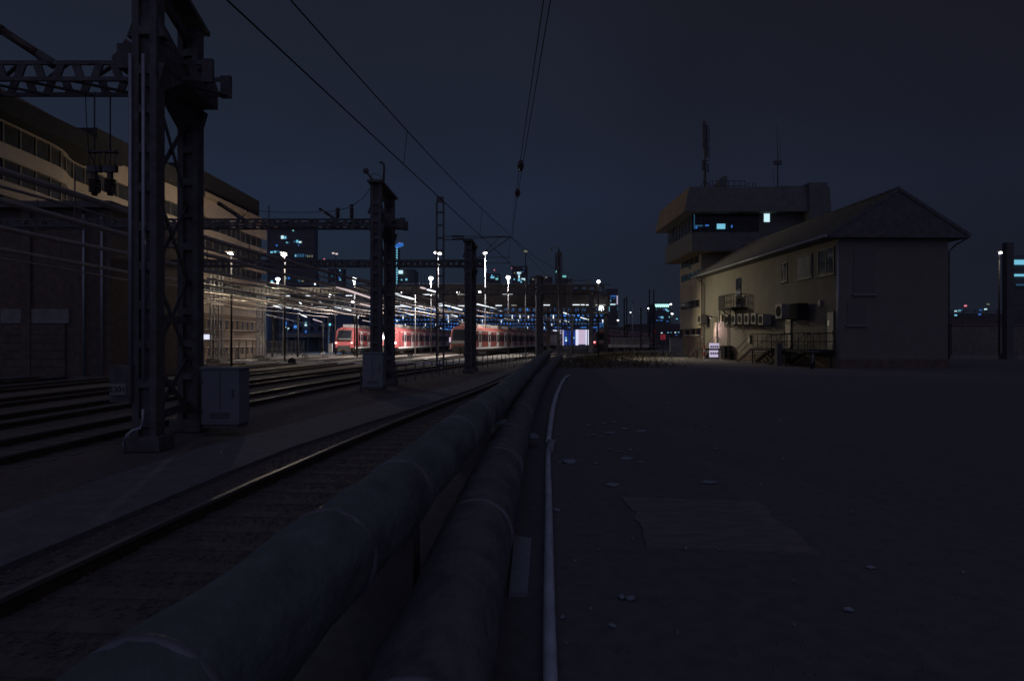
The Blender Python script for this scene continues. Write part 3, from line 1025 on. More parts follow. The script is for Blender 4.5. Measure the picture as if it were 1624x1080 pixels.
cabinet('larger pale grey cabinet right of the nearest gantry', -6.83, -6.0, 15.0, 15.6, 1.30)
cabinet('smaller grey cabinet in front of the second gantry', -5.92, -5.12, 27.0, 27.6, 1.42)

# low railing along the path
RL = [(28, -5.2), (36, -4.1), (47, -2.2), (58, 0.1), (69, 2.4), (82, 5.2)]
t = thing('low_railing', 'low dark railing running along the path towards the trains', 'railing', (-5.2, 28, YL), 0)
sp = smooth_poly(RL, 1.5)
for z in (0.15, -0.1):
    MB().tube([(x - 1.0, y, YL + 0.62 + z) for (y, x) in sp], 0.02, 6).build('handrail', M['steel'], t)
for (y, x) in sp[::1]:
    MB().box((x - 1.03, y - 0.025, YL - 0.17), (x - 0.97, y + 0.025, YL + 0.76)).build('post', M['steel'], t)


# ================================================================== LEFT BUILDINGS
# wavy office building: plane X about -32.7, Y 40..91
def wave(Y):
    """how far the facade stands forward of its back plane"""
    s_ = 1 / (1 + math.exp((Y - 49.5) / 0.95))
    s2 = 1 / (1 + math.exp(-(Y - 61) / 2.5))
    return 2.1 * s_ + 0.35 * s2 + 0.15 * math.sin(Y * 0.5)


WX = -33.2
wb = thing('wavy_office_building', 'long cream office building with wavy facade bands at left', 'building', (-36, 65, 0), 0)
Ys = [40 + 0.6 * i for i in range(86)]
ZB = YL - 0.17
levels = []          # (band z0, band z1)
bands = [(15.0, 16.95), (12.75, 13.7), (10.5, 11.4), (8.2, 9.1), (5.9, 6.8)]


def strip(mb, z0, z1, off, y0, y1, thick=0.25):
    yy = [y for y in Ys if y0 <= y <= y1]
    n = len(yy)
    vs = []
    for y in yy:
        x = WX + wave(y) + off
        vs += [(x, y, z0), (x, y, z1), (x - thick, y, z1), (x - thick, y, z0)]
    fs = []
    for j in range(n - 1):
        for k in range(4):
            fs.append((j * 4 + k, j * 4 + (k + 1) % 4, (j + 1) * 4 + (k + 1) % 4, (j + 1) * 4 + k))
    fs += [(0, 1, 2, 3), ((n - 1) * 4 + 3, (n - 1) * 4 + 2, (n - 1) * 4 + 1, (n - 1) * 4)]
    mb.add(vs, fs)


YE = 91.0
for (z0, z1) in bands:
    q = MB()
    strip(q, z0, z1, 0.0, 40, YE)
    q.build('facade_band', M['cream'], wb)
# core behind
MB().box((-60, 40, ZB), (WX - 0.6, YE - 0.2, 16.6)).build('core', M['brick'], wb)
# window strips: panes and mullions between bands
pane_mesh = {}
wins = [(13.7, 15.0), (11.4, 12.75), (9.1, 10.5), (6.8, 8.2)]
rnd = random.Random(3)
for (z0, z1) in wins:
    y = 40.2
    while y < YE - 1.5:
        x = WX + wave(y + 0.8) - 0.22
        x2 = WX + wave(y + 1.6) - 0.22
        xs_ = WX + wave(y) - 0.22
        MB().add([(xs_, y + 0.06, z0), (x2, y + 1.54, z0), (x2, y + 1.54, z1), (xs_, y + 0.06, z1), (xs_ - .05, y + 0.06, z0), (x2 - .05, y + 1.54, z0), (x2 - .05, y + 1.54, z1), (xs_ - .05, y + 0.06, z1)],
                 [(0, 1, 2, 3), (7, 6, 5, 4), (0, 4, 5, 1), (1, 5, 6, 2), (2, 6, 7, 3), (3, 7, 4, 0)]).build('window_pane', M['glass2'], wb)
        MB().box((xs_ - 0.06, y - 0.05, z0 - 0.02), (xs_ + 0.06, y + 0.05, z1 + 0.02)).build('mullion', M['mull'], wb)
        y += 1.6
# dark roof with a deep overhang near, sloping eaves board farther on
q = MB()
q.box((-60, 36, 15.05), (WX + 3.3, 52.5, 16.25))
q.box((-60, 52.5, 16.6), (WX + 1.3, 71, 18.0))
q.build('roof', M['felt'], wb)
q = MB()
q.prism([(54.6, 17.0), (71, 17.0), (YE + 3, 17.0), (YE + 3, 17.5), (54.6, 17.28)], 'x', WX - 1.0, WX + 0.85)
q.build('eaves', M['cream_roof'], wb)
MB().box((-60, 71.2, 17.5), (WX - 0.5, YE, 20.2)).build('penthouse', M['felt'], wb)
# lower two storeys: lit end bay with slim windows and ledges
q = MB()
q.box((WX - 0.4, 40, ZB), (WX + 0.2, YE, 5.86))
q.build('lower_wall', M['brownwall'], wb)
MB().box((WX - 0.3, 40, 4.6), (WX + 0.24, YE + 0.02, 5.88)).build('facade_band', M['cream'], wb)
for z, y0 in ((3.95, 71), (2.78, 71), (1.75, 71), (0.85, 71)):
    MB().box((WX + 0.2, y0, z), (WX + 0.42, YE - 2, z + 0.12)).build('ledge', M['cream'], wb)
y = 52.0
while y < YE - 4:
    for (z0, z1) in ((2.95, 3.9), (0.0, 0.8)) if y > 70 else ((2.4, 4.0),):
        MB().box((WX + 0.18, y, z0), (WX + 0.215, y + 0.85, z1)).build('window', M['glass2'], wb)
        MB().box((WX + 0.19, y - 0.12, z0 - 0.05), (WX + 0.30, y - 0.02, z1 + 0.05)).build('window_jamb', M['cream'], wb)
    y += 1.55
MB().box((WX + 0.18, 57.4, ZB + .15), (WX + 0.24, 59.0, 2.1)).build('door', M['brick'], wb)
# bright lit sign box by the entrance
tag(MB().box((-30.85, 67.9, 1.75), (-30.0, 68.1, 2.25)).build('glow_box', E['whitebox']), 'small glowing white box sign left of the lit lattice mast', 'sign')

# dark flat roofed workshop in front of it
ws = thing('brick_workshop', 'dark flat roofed brick workshop at the far left edge', 'building', (-31, 42, 0), 0)
MB().box((-48, 38, ZB), (-22.4, 46, 8.95)).build('wall', M['brick'], ws)
MB().box((-48.4, 37.4, 8.95), (-22.0, 46.4, 9.3)).build('roof', M['roof'], ws)
for X in (-31.5, -27.2, -24.3, -22.75):
    MB().box((X, 37.8, ZB), (X + 0.5, 38.0, 8.9)).build('pilaster', M['brick'], ws)
MB().box((-28.4, 37.9, 2.6), (-24.6, 38.0, 3.4)).build('lintel_panel', M['conc'], ws)
MB().box((-28.2, 37.86, ZB), (-24.8, 37.99, 2.55)).build('roller_door', M['brick'], ws)
for z in (0.2, 0.65, 1.1, 1.55, 2.0):
    MB().box((-28.2, 37.83, z), (-24.8, 37.858, z + 0.06)).build('door_rib', M['brick'], ws)
for X in (-23.6, -22.6):
    MB().tube([(X, 37.6, ZB), (X, 37.6, 8.6)], 0.07, 10).build('downpipe', M['galv'], ws)
MB().box((-48, 37.4, ZB), (-22, 37.75, YL - 0.02)).build('kerb', M['conc_dark'], ws)

# bicycles in the rack by the lit facade
def wheel(mb, c, r, ax, tr=0.025):
    pts = [(c[0] + ax[0] * r * math.cos(a), c[1] + ax[1] * r * math.cos(a), c[2] + r * math.sin(a)) for a in [2 * math.pi * k / 16 for k in range(17)]]
    mb.tube(pts, tr, 5, cap=False)


def bicycle(label, X, Y, z0, ang, group=None):
    t = thing('bicycle', label, 'bicycle', (X, Y, z0), ang, group)
    r = 0.33
    for px in (-0.52, 0.52):
        mb = MB()
        wheel(mb, (px, 0, r), r, (1, 0))
        for k in range(6):
            a = math.pi * k / 6
            mb.bar((px - r * math.cos(a), 0, r - r * math.sin(a)), (px + r * math.cos(a), 0, r + r * math.sin(a)), 0.006)
        mb.build('wheel', M['black'], t, local=True)
    fr = MB()
    bb, st, hd = (-0.1, 0, 0.30), (-0.22, 0, 0.80), (0.36, 0, 0.82)
    for a, b in ((bb, st), (bb, (0.38, 0, 0.72)), (st, hd), ((-0.52, 0, r), bb), ((-0.52, 0, r), (-0.20, 0, 0.74)), (hd, (0.52, 0, r)), (st, (-0.24, 0, 0.92)), (hd, (0.34, 0, 0.98))):
        fr.tube([a, b], 0.017, 6)
    fr.build('frame', M['galv'], t, local=True)
    MB().box((-0.36, -0.07, 0.92), (-0.12, 0.07, 0.97)).build('saddle', M['black'], t, local=True)
    MB().tube([(0.30, -0.28, 1.0), (0.36, -0.1, 1.0), (0.36, 0.1, 1.0), (0.30, 0.28, 1.0)], 0.014, 6).build('handlebar', M['galv'], t, local=True)
    return t


for i, (X, Y) in enumerate(((-31.2, 72), (-31.0, 74.2), (-30.8, 76.4))):
    bicycle(['bicycle at the near end of the rack by the lit facade', 'bicycle in the middle of the rack by the lit facade', 'bicycle at the far end of the rack by the lit facade'][i],
            X, Y, ZB, R(70 + 15 * i), 'bicycles by the lit facade')

# wire fence along the left edge of the yard
fn = thing('wire_fence', 'dark wire fence between the left track and the lit facade', 'fence', (-28.9, 60, ZB), 0)
FP = [(52, -28.2), (66, -28.9), (78, -29.6), (92, -31.0), (106, -32.3)]
sp = smooth_poly(FP, 2.4)
for (y, x) in sp:
    MB().box((x - 0.04, y - 0.04, ZB), (x + 0.04, y + 0.04, ZB + 2.1)).build('post', M['fence'], fn)
for z in (0.15, 1.05, 2.0):
    MB().tube([(x, y, ZB + z) for (y, x) in sp], 0.018, 5).build('rail', M['fence'], fn)
q = MB()
for (y0, x0), (y1, x1) in zip(sp, sp[1:]):
    for k in range(8):
        t_ = k / 8
        q.bar((x0 + (x1 - x0) * t_, y0 + (y1 - y0) * t_, ZB + 0.1), (x0 + (x1 - x0) * t_, y0 + (y1 - y0) * t_, ZB + 2.0), 0.012)
tag(q.build('mesh_wire', M['fence'], fn), kind='stuff')

# low canopy behind the fence and a blue building
cn = thing('flat_canopy', 'long pale flat canopy on posts below the dim blue building', 'canopy', at(480, 560, 140), 0)
a, b = at(438, 529, 140), at(511, 535, 140)
MB().box((a.x, 139, b.z), (b.x, 146, a.z)).build('roof', M['conc'], cn)
for px in (440, 455, 470, 490, 508):
    x = at(px, 540, 140).x
    MB().box((x - 0.12, 139.4, ZB), (x + 0.12, 139.7, b.z)).build('post', M['steel'], cn)
MB().box((a.x, 143, ZB), (b.x, 143.3, b.z)).build('back_wall', M['bluewall'], cn)


# ================================================================== far city
def city(name, label, x0, x1, ytop, Y, depth, lit, m='tower_dark', cat='tower', frame=True):
    a, b = at(x0, ytop, Y), at(x1, ytop, Y)
    t = thing(name, label, cat, ((a.x + b.x) / 2, Y, ZB), 0)
    MB().box((a.x, Y, ZB), (b.x, Y + depth, a.z)).build('wall', M[m], t)
    fl = MB()
    z = 6.0
    k = Y / F
    while z < a.z - 3 and frame:
        fl.box((a.x - 0.05, Y - 0.12, z), (b.x + 0.05, Y, z + 0.5))
        z += max(3.6, 2.6 * k)
    if fl.v:
        tag(fl.build('floor_edges', M['tower_brown'], t), kind='stuff')
    for r in lit:
        px0, py0, px1, py1, e = r
        c0, c1 = at(px0, py1, Y), at(px1, py0, Y)
        MB().box((c0.x, Y - 0.35, c0.z), (c1.x, Y - 0.13, c1.z)).build('lit_window', E[e], t)
    return t


city('office_tower', 'broad dark office block with scattered cyan windows, above the wavy building end', 424, 498, 352, 300, 6,
     [(446, 374, 450, 379, 'cyanw'), (451, 375, 454, 379, 'cyan'), (454, 384, 456, 386, 'cyan'), (457, 384, 459, 386, 'dim'), (466, 382, 469, 385, 'dim'), (470, 381, 473, 385, 'cyan'),
      (474, 383, 478, 385.5, 'cyanw'), (464, 365, 466, 367, 'teal'), (438, 388, 440, 391, 'blue'), (473, 388, 474.5, 390, 'blue'), (429, 399, 433, 401.5, 'cyan'), (435, 398, 438, 401, 'cyan'),
      (440, 398, 446, 400.5, 'dim'), (468, 404, 470, 407.5, 'cyan'), (472, 403, 475, 408, 'dim'), (476, 403, 478, 408, 'dim'), (479, 403, 482, 408, 'dim'), (484, 404, 486, 407, 'dim'),
      (487, 405, 489, 408, 'olive'), (490, 405, 492, 408, 'olive'), (494, 405, 496, 408, 'olive'), (429, 417, 431, 419, 'blue'), (438, 418.5, 440, 420.5, 'blue'), (452, 416, 454, 417.5, 'teal')])
city('office_block', 'lower dark block with a few teal windows left of the first train', 426, 500, 432, 240, 5,
     [(451, 436, 454, 438.5, 'teal'), (451, 440.5, 454, 443, 'teal'), (457, 439, 460, 443, 'blue'), (430, 445, 433, 448, 'cyan'), (473, 444, 476, 447, 'dim'), (478, 445, 482, 447, 'olive'),
      (498, 445, 500, 452, 'olive'), (480, 457, 482, 459, 'teal'), (492, 459, 494, 461, 'blue')], cat='building')
city('office_tower', 'narrow dark tower dotted with small blue windows', 520, 545, 426, 420, 6,
     [(538.5, 428, 540, 430, 'cyan'), (533.5, 434, 535, 436, 'blue'), (538.5, 435, 540, 436.5, 'blue'), (541, 434, 542, 436, 'blue'), (537, 438, 539, 440, 'blue'), (537, 440.5, 540, 442, 'blue'),
      (538.5, 443, 541, 445, 'cyan'), (525, 437, 528, 439, 'dim'), (526, 448, 528, 450, 'dim'), (539, 464, 540, 466, 'blue'), (539, 467, 540, 469, 'blue'), (526, 457, 529, 459, 'dim')])
LEDS = [(628.4, 392 + 3.9 * k, 630.6, 394.3 + 3.9 * k, 'cyan') for k in range(20)]
lt = city('light_strip_tower', 'dark tower with a dotted cyan light strip and blue crown', 626.5, 631.5, 392, 380, 6,
          LEDS + [(632, 429, 639, 434.5, 'cyanw'), (634, 443, 635, 444.5, 'dim'), (636, 443, 638, 445, 'cyan'), (643, 442, 646, 445, 'cyan')])
MB().box((at(632, 430, 383).x, 383, ZB), (at(657, 430, 383).x, 400, at(632, 427, 383).z)).build('annex', M['tower_dark'], lt)
c0, c1 = at(627.5, 393, 379), at(639.5, 386.5, 379)
MB().prism([(c0.x, c0.z), (c0.x + 1.5, c0.z), (c1.x, c1.z - 1.1), (c1.x, c1.z + 0.2), (c0.x + 1.6, c1.z + 0.3), (c0.x, c1.z - 1.3)], 'y', 377.5, 380).build('crown_light', E['blue'], lt)
c0 = at(634, 385.5, 378)
MB().ball(c0, 0.35, 8, 5).build('beacon', E['reddot'], lt)
city('office_tower', 'small dark tower with cyan lit roof floors behind the tall lamp', 771, 793, 434, 560, 30,
     [(778, 439, 784, 441.5, 'cyan'), (779, 436, 781, 438.5, 'cyan'), (782, 437, 785, 439, 'dim'), (786, 441, 790, 444, 'teal'), (788, 437.5, 791, 439, 'dim')])
city('office_tower', 'dark tower with a bright glowing white core', 812, 837, 422, 520, 30,
     [(820, 431.5, 826.5, 434.5, 'cyanw'), (821.5, 435, 825, 436, 'cyan'), (822, 436.5, 824.3, 441, 'cyanw'), (821.5, 442, 825, 446, 'cyan'), (828, 430, 830.5, 432, 'dim'), (830, 425, 832, 426.5, 'dim'),
      (827, 441.5, 834, 443.5, 'cyanw'), (831, 443.6, 834, 445, 'cyanw'), (814.5, 442, 816.5, 444, 'cyan'), (825.5, 446, 827.5, 448.5, 'cyan'), (815, 432, 817, 434, 'olive')])
city('office_block', 'dark brown block with a few pink and blue lights by the mast', 842, 876, 439, 460, 30,
     [(844, 442, 847, 444, 'olive'), (853, 436.5, 856, 439, 'pinkroom'), (859.5, 439, 861, 441.5, 'reddot'), (864.5, 439, 868, 441, 'olive'), (863, 441.5, 864, 443, 'dim')], 'tower_brown')
city('office_block', 'low block with three bright cyan storeys left of the far mast', 861, 887, 456, 400, 30,
     [(866, 458.6, 877, 460, 'cyan'), (864, 461, 880, 462.7, 'cyanw'), (864, 464, 880, 466, 'cyanw'), (881, 462, 884, 464, 'teal'), (861.5, 461.5, 863, 463, 'dim')], cat='building')
city('slim_tower', 'slim pointed dark tower with a lit tip behind the far mast', 882, 889.5, 400, 640, 15,
     [(884, 400.5, 887, 404.5, 'cyanw'), (881.5, 429.5, 884, 432.5, 'teal'), (888, 447, 890, 450, 'blue')])
city('office_tower', 'small dark tower with a greenish lit top right of the far mast', 889, 900, 436, 600, 15,
     [(892, 437, 898, 440, 'teal'), (893, 453.5, 895, 455.5, 'cyan'), (892.5, 457, 894, 459, 'cyan')])
city('office_block', 'low dark block with a blue lit corner under the far stay', 904, 925, 461, 380, 20, [(913, 463.5, 918, 464.8, 'blue'), (918, 463, 921, 465, 'cyan'), (922, 462, 923.5, 465, 'blue')], cat='building')
city('office_tower', 'mid-size tower with white lit floors beside the dark footbridge end', 963, 980, 458, 330, 25,
     [(968.5, 469, 977, 470.5, 'blue'), (964, 476.5, 969, 478, 'cyan'), (965, 482, 976, 483.7, 'cyanw'), (978, 469, 979.7, 483, 'lav'), (964, 486, 966.5, 494, 'cyan'), (968, 473, 970, 474, 'blue'), (973, 473, 975, 474, 'blue'),
      (978.5, 487, 979.5, 492, 'dim')])
zz = city('crown_tower', 'dark tower with a zigzag light crown left of the signal tower', 1039, 1063, 481, 430, 25,
          [(1040, 490, 1042, 492, 'dim'), (1052, 490.5, 1054, 492, 'blue'), (1055, 490, 1058, 492, 'cyan'), (1057, 492.3, 1061, 494, 'cyan'), (1044.5, 502, 1046, 504, 'blue'), (1047.5, 502, 1052, 503.3, 'cyan'),
           (1048, 503.6, 1052, 504.8, 'cyan'), (1041, 507.5, 1043, 509, 'blue'), (1044, 507.5, 1046, 509, 'dim'), (1047.5, 507.5, 1050.5, 509, 'blue'), (1057, 509, 1060, 510.3, 'blue'), (1061, 501.5, 1062, 504, 'cyan')])
q = MB()
for k in range(7):
    x0_ = 1039.2 + k * 3.15
    q.bar(at(x0_, 482.5, 429.6), at(x0_ + 1.575, 487, 429.6), 0.5, 0.55, up=(0, 1, 0))
    q.bar(at(x0_ + 1.575, 487, 429.6), at(x0_ + 3.15, 482.5, 429.6), 0.5, 0.55, up=(0, 1, 0))
q.build('zigzag_crown', E['teal'], zz)
E['teal2'] = glow('crown_light', (0.55, 0.98, 0.95), 1.2)
zz.children[-1].data.materials[0] = E['teal2']
city('glowing_office', 'glass office with glowing cyan floors at the right edge', 1606, 1680, 405, 150, 2,
     [(1608, 412.5, 1680, 420, 'cyan'), (1608, 435, 1680, 438.5, 'cyan'), (1611, 451, 1680, 453, 'dim')], cat='building')
# low town rows that close the horizon
for (x0, x1, yt, Y, lab) in ((960, 1045, 519, 300, 'low dark row of roofs behind the far red train'), (1000, 1110, 514, 350, 'low dark row of roofs under the zigzag tower'),
                             (640, 720, 452, 420, 'dim grey block behind the footbridge lamps'), (1500, 1700, 497, 210, 'low dark row of roofs behind the right hand fence')):
    city('town_block', lab, x0, x1, yt, Y, 20, [], 'tower_brown', 'building')
# street lights far behind
far_pts = [(1029, 489, 150, 'lamp_cool', 0.28, 'pale far street lamp left of the zigzag tower'), (1064, 482.5, 200, 'lamp', 0.3, 'far street lamp at the corner of the zigzag crown'),
           (1066, 497.8, 180, 'lamp_cool', 0.3, 'far street lamp right of the zigzag tower'), (1073.5, 505.8, 220, 'cyan', 0.35, 'far bluish lamp beside the signal tower wall'),
           (1049.5, 528, 240, 'cyanw', 0.35, 'leftmost of the low far lamps by the signal tower'), (1059.5, 527.5, 240, 'cyan', 0.3, 'second of the low far lamps by the signal tower'),
           (1064, 527.5, 240, 'cyan', 0.3, 'third of the low far lamps by the signal tower'), (1071, 527.3, 240, 'cyanw', 0.35, 'brightest of the low far lamps by the signal tower'),
           (1076.5, 527, 240, 'cyan', 0.3, 'rightmost of the low far lamps by the signal tower'), (1073, 531.5, 250, 'blue', 0.4, 'dim bluish lamp under the low far lamps'),
           (1000, 495.5, 190, 'lamp', 0.16, 'tiny far lamp between the dark masts'), (980, 508, 160, 'lamp', 0.2, 'far lamp above the roof of the far red train')]
for px, py, Y, e, r, lab in far_pts:
    q = at(px, py, Y)
    t = thing('street_lamp', lab, 'street lamp', (q.x, Y, ZB), 0, 'far street lamps')
    MB().tube([(q.x, Y, ZB), (q.x, Y, q.z - r * 0.4)], 0.09, 6).build('pole', M['steel'], t)
    MB().ball(q, r, 8, 5, 0.5).build('lamp_head', E[e], t)
# crane beacons in the sky
for px, py, Y, e, lab in ((350, 297.5, 300, 'reddot', 'tiny red beacon left in the sky beside the building'), (335, 296, 300, 'cyan', 'tiny blue light beside the red beacon'),
                          (784, 428.5, 600, 'reddot', 'tiny red beacon over the small dark tower'), (812, 425.5, 600, 'reddot', 'tiny red beacon left of the glowing core tower'),
                          (651, 429, 500, 'reddot', 'tiny red beacon right of the light strip tower'), (514, 411, 300, 'reddot', 'tiny pinkish beacon left of the second gantry')):
    q = at(px, py, Y)
    t = thing('beacon_mast', lab, 'beacon', (q.x, Y, ZB), 0, 'beacons over the city')
    MB().tube([(q.x, Y, ZB), (q.x, Y, q.z - 0.2)], 0.08, 5).build('pole', M['tower_dark'], t)
    MB().ball(q, 0.28 * Y / 300, 8, 5).build('beacon_lamp', E[e], t)

# ------------------------------------------------------------------ blue lit hall far behind the trains
hall = thing('blue_hall', 'long hall with blue glowing panels behind the perforated beams', 'building', at(760, 545, 330), 0)
a, b = at(560, 487, 330), at(962, 487, 330)
MB().box((a.x, 330.5, ZB), (b.x, 350, a.z)).build('wall', M['bluewall'], hall)
rnd = random.Random(5)
px = 561.0
while px < 960:
    for (y0, y1) in ((488, 498), (499, 509), (510, 519), (520, 528)):
        c0, c1 = at(px, y1, 330), at(px + 9.2, y0, 330)
        e = 'hallb' if rnd.random() < (0.28 if y0 > 495 else 0.06) else 'hall'
        MB().box((c0.x, 330.2, c0.z), (c1.x, 330.45, c1.z)).build('lit_window', E[e], hall)  # blue light on the facade put in as glowing panels
    px += 10.0
dimb = thing('blue_building', 'dim blue rendered building with few lit windows behind the fence', 'building', at(480, 545, 170), 0)
a, b = at(424, 470, 170), at(560, 470, 170)
MB().box((a.x, 170, ZB), (b.x, 190, a.z)).build('wall', M['bluewall'], dimb)
for (x0, y0, x1, y1, e) in ((452, 510, 454, 516, 'blue'), (466, 516, 470, 520.5, 'hallb'), (483, 511, 486, 513, 'teal'), (483, 514, 486, 517, 'cyanw'), (483.5, 524, 485.5, 528, 'blue'), (482.8, 537, 485, 539, 'cyan')):
    c0, c1 = at(x0, y1, 169.7), at(x1, y0, 169.7)
    MB().box((c0.x, 169.75, c0.z), (c1.x, 169.98, c1.z)).build('lit_window', E[e], dimb)
for x0 in (436, 446, 458, 474, 492, 504, 516, 528):
    for y0 in (492, 505, 518):
        c0, c1 = at(x0, y0 + 7, 169.7), at(x0 + 4.5, y0, 169.7)
        MB().box((c0.x, 169.90, c0.z), (c1.x, 169.98, c1.z)).build('window', M['glass'], dimb)


# ------------------------------------------------------------------ perforated beams: round holes in steel webs
def perforated(mb, X0, X1, Y, z0, z1, pitch, r, yt=0.06, n=12):
    k = int((X1 - X0) / pitch)
    zc = (z0 + z1) / 2
    for i in range(k):
        c = X0 + (i + 0.5) * pitch
        hp_ = pitch / 2
        hz = (z1 - z0) / 2
        outer, inner = [], []
        for j in range(n):
            a = 2 * math.pi * (j + 0.5) / n
            ca_, sa_ = math.cos(a), math.sin(a)
            inner.append((c + r * ca_, zc + r * sa_))
            s_ = min(hp_ / max(1e-6, abs(ca_)), hz / max(1e-6, abs(sa_)))
            outer.append((c + s_ * ca_, zc + s_ * sa_))
        # snap the corners so that panels close
        vs = []
        for (x, z) in inner:
            vs += [(x, Y - yt, z), (x, Y + yt, z)]
        for (x, z) in outer:
            vs += [(x, Y - yt, z), (x, Y + yt, z)]
        fs = []
        for j in range(n):
            j2 = (j + 1) % n
            fs.append((2 * j, 2 * j2, 2 * n + 2 * j2, 2 * n + 2 * j))
            fs.append((2 * j + 1, 2 * n + 2 * j + 1, 2 * n + 2 * j2 + 1, 2 * j2 + 1))
            fs.append((2 * j, 2 * j + 1, 2 * j2 + 1, 2 * j2))
        # four corner fillers
        for (cx, cz) in ((c - hp_, zc - hz), (c + hp_, zc - hz), (c + hp_, zc + hz), (c - hp_, zc + hz)):
            near = sorted(range(n), key=lambda q_: (outer[q_][0] - cx) ** 2 + (outer[q_][1] - cz) ** 2)[:2]
            o_ = len(vs)
            vs += [(cx, Y - yt, cz)]
            fs.append((2 * n + 2 * near[0], o_, 2 * n + 2 * near[1]))
        mb.add(vs, fs)
    mb.box((X0, Y - yt - 0.05, z0 - 0.10), (X1, Y + yt + 0.05, z0))
    mb.box((X0, Y - yt - 0.05, z1), (X1, Y + yt + 0.05, z1 + 0.10))


YB = 122.0
br = thing('gantry_bridge', 'long dark steel bridge over the trains with round holes and strip lights', 'bridge', (-10, YB, ZB), 0)


def zB(py):
    return CAMZ + (540 - py) / F * YB


def xB(px):
    return (px - 812) / F * YB


q = MB()
perforated(q, xB(560), xB(968), YB, zB(497), zB(486), 1.27, 0.36)
q.build('lower_girder', M['rust'], br)
q = MB()
q.box((xB(428), YB + 0.15, zB(484.0)), (xB(968), YB + 1.8, zB(467.5)))
q.build('deck_girder', M['rust'], br)
for px in range(436, 968, 24):
    MB().box((xB(px) - 0.08, YB + 0.02, zB(483.6)), (xB(px) + 0.08, YB + 0.148, zB(468))).build('stiffener', M['rust'], br)
q = MB()
perforated(q, xB(560), xB(968), YB + 0.6, zB(464), zB(452), 1.45, 0.45)
q.build('upper_girder', M['rust'], br)
q = MB()
q.box((xB(600), YB + 0.9, zB(466.5)), (xB(905), YB + 1.5, zB(450.5)))
q.build('parapet', M['tower_brown'], br)
MB().tube([(xB(428), YB + 0.3, zB(449.6)), (xB(966), YB + 0.3, zB(449.6))], 0.05, 6).build('handrail', M['galv'], br)
# end block stepping down on the right
MB().prism([(xB(905), zB(484)), (xB(964), zB(484)), (xB(964), zB(473)), (xB(952), zB(467)), (xB(944), zB(459)), (xB(905), zB(457))], 'y', YB + 1.9, YB + 4).build('end_block', M['tower_brown'], br)
for X in (xB(432), xB(520), xB(608), xB(870), xB(962)):
    MB().box((X - 0.3, YB + 0.7, ZB), (X + 0.3, YB + 1.5, zB(484))).build('pier', M['rust'], br)
# strip lights along the bridge
for (x0, x1, py, e) in ((424, 436, 469.5, 'tube'), (454, 460, 469.5, 'tube'), (484, 500, 469.3, 'tube'), (520, 531, 469, 'tube'), (549, 559, 469, 'tube'), (502, 512, 487, 'tube_dim'), (513, 519, 487, 'tube_dim'),
                        (668, 682, 467.4, 'tube'), (684, 690, 467.4, 'tube_dim'), (728, 740, 467, 'tube_dim'), (797, 804, 466.4, 'tube'), (807, 813, 466.4, 'tube'),
                        (625, 650, 486, 'tube'), (660, 676, 485.6, 'tube'), (695, 704, 485.3, 'tube'), (727, 740, 485.2, 'tube'), (755, 760, 485, 'tube'), (786, 796, 484.8, 'tube'), (811, 819, 484.5, 'tube_dim'), (862, 867, 484, 'tube'),
                        (867.5, 872, 484, 'tube'), (908, 919, 483.6, 'tube'), (921, 927, 483.6, 'tube'), (929, 934, 483.8, 'tube'), (944, 960, 483.8, 'tube_dim')):
    MB().box((xB(x0), YB - 0.35, zB(py) - 0.06), (xB(x1), YB - 0.18, zB(py) + 0.06)).build('glow_strip', E[e], br)
# short upright lit tubes on the bridge
for (px, y0, y1) in ((499.5, 445, 452), (617, 0, 0)):
    if y1:
        MB().box((xB(px) - 0.11, YB - 0.1, zB(y1)), (xB(px) + 0.11, YB + 0.1, zB(y0))).build('upright_light', E['tube'], br)
# round clock-like lamp disc
MB().tube([at(953.6, 489.3, 120.2), at(953.6, 489.3, 119.9)], 0.47, 20).build('round_light', E['lamp_cool'], br)

# beams in a row beyond the bridge
for i, (Y, py0, py1, pitch, r, x0, x1) in enumerate(((150, 504.5, 496, 1.0, 0.30, 560, 960), (185, 511, 503.5, 1.0, 0.30, 560, 960), (230, 516.5, 510.5, 1.05, 0.32, 560, 955), (280, 521, 516, 1.2, 0.36, 560, 950))):
    lab = ['first round-holed beam beyond the footbridge', 'second round-holed beam beyond the footbridge', 'third round-holed beam beyond the footbridge', 'farthest round-holed beam over the tracks'][i]
    t = thing('perforated_beam', lab, 'gantry beam', at((x0 + x1) / 2, 545, Y), 0, 'round-holed beams over the tracks')
    mb = MB()
    X0, X1 = (x0 - 812) / F * Y, (x1 - 812) / F * Y
    z0, z1 = CAMZ + (540 - py0) / F * Y, CAMZ + (540 - py1) / F * Y
    perforated(mb, X0, X1, Y, z0, z1, pitch, r)
    mb.build('web', M['rust'], t)
    for X in (X0, (X0 + X1) / 2, X1):
        MB().box((X - 0.2, Y - 0.2, ZB), (X + 0.2, Y + 0.2, z0 - 0.1)).build('post', M['rust'], t)
    rr = random.Random(i + 11)
    px = x0 + 8
    while px < x1:
        if rr.random() < 0.55:
            X = (px - 812) / F * Y
            MB().box((X - 0.10, Y - 0.4, z0 - 0.1), (X + 0.10, Y - 0.2, z0 + 0.65)).build('lamp_tube', E['tube'], t)
        px += rr.uniform(12, 34)

# left part of the bridge with slanted struts made to glow
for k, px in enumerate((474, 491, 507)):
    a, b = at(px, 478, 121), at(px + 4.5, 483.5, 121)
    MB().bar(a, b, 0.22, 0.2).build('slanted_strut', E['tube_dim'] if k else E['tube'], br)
tag(MB().tube([at(481, 479.5, 123.6), at(481, 479.5, 123.7)], 0.6, 16).build('round_window', E['hall'], br), None)


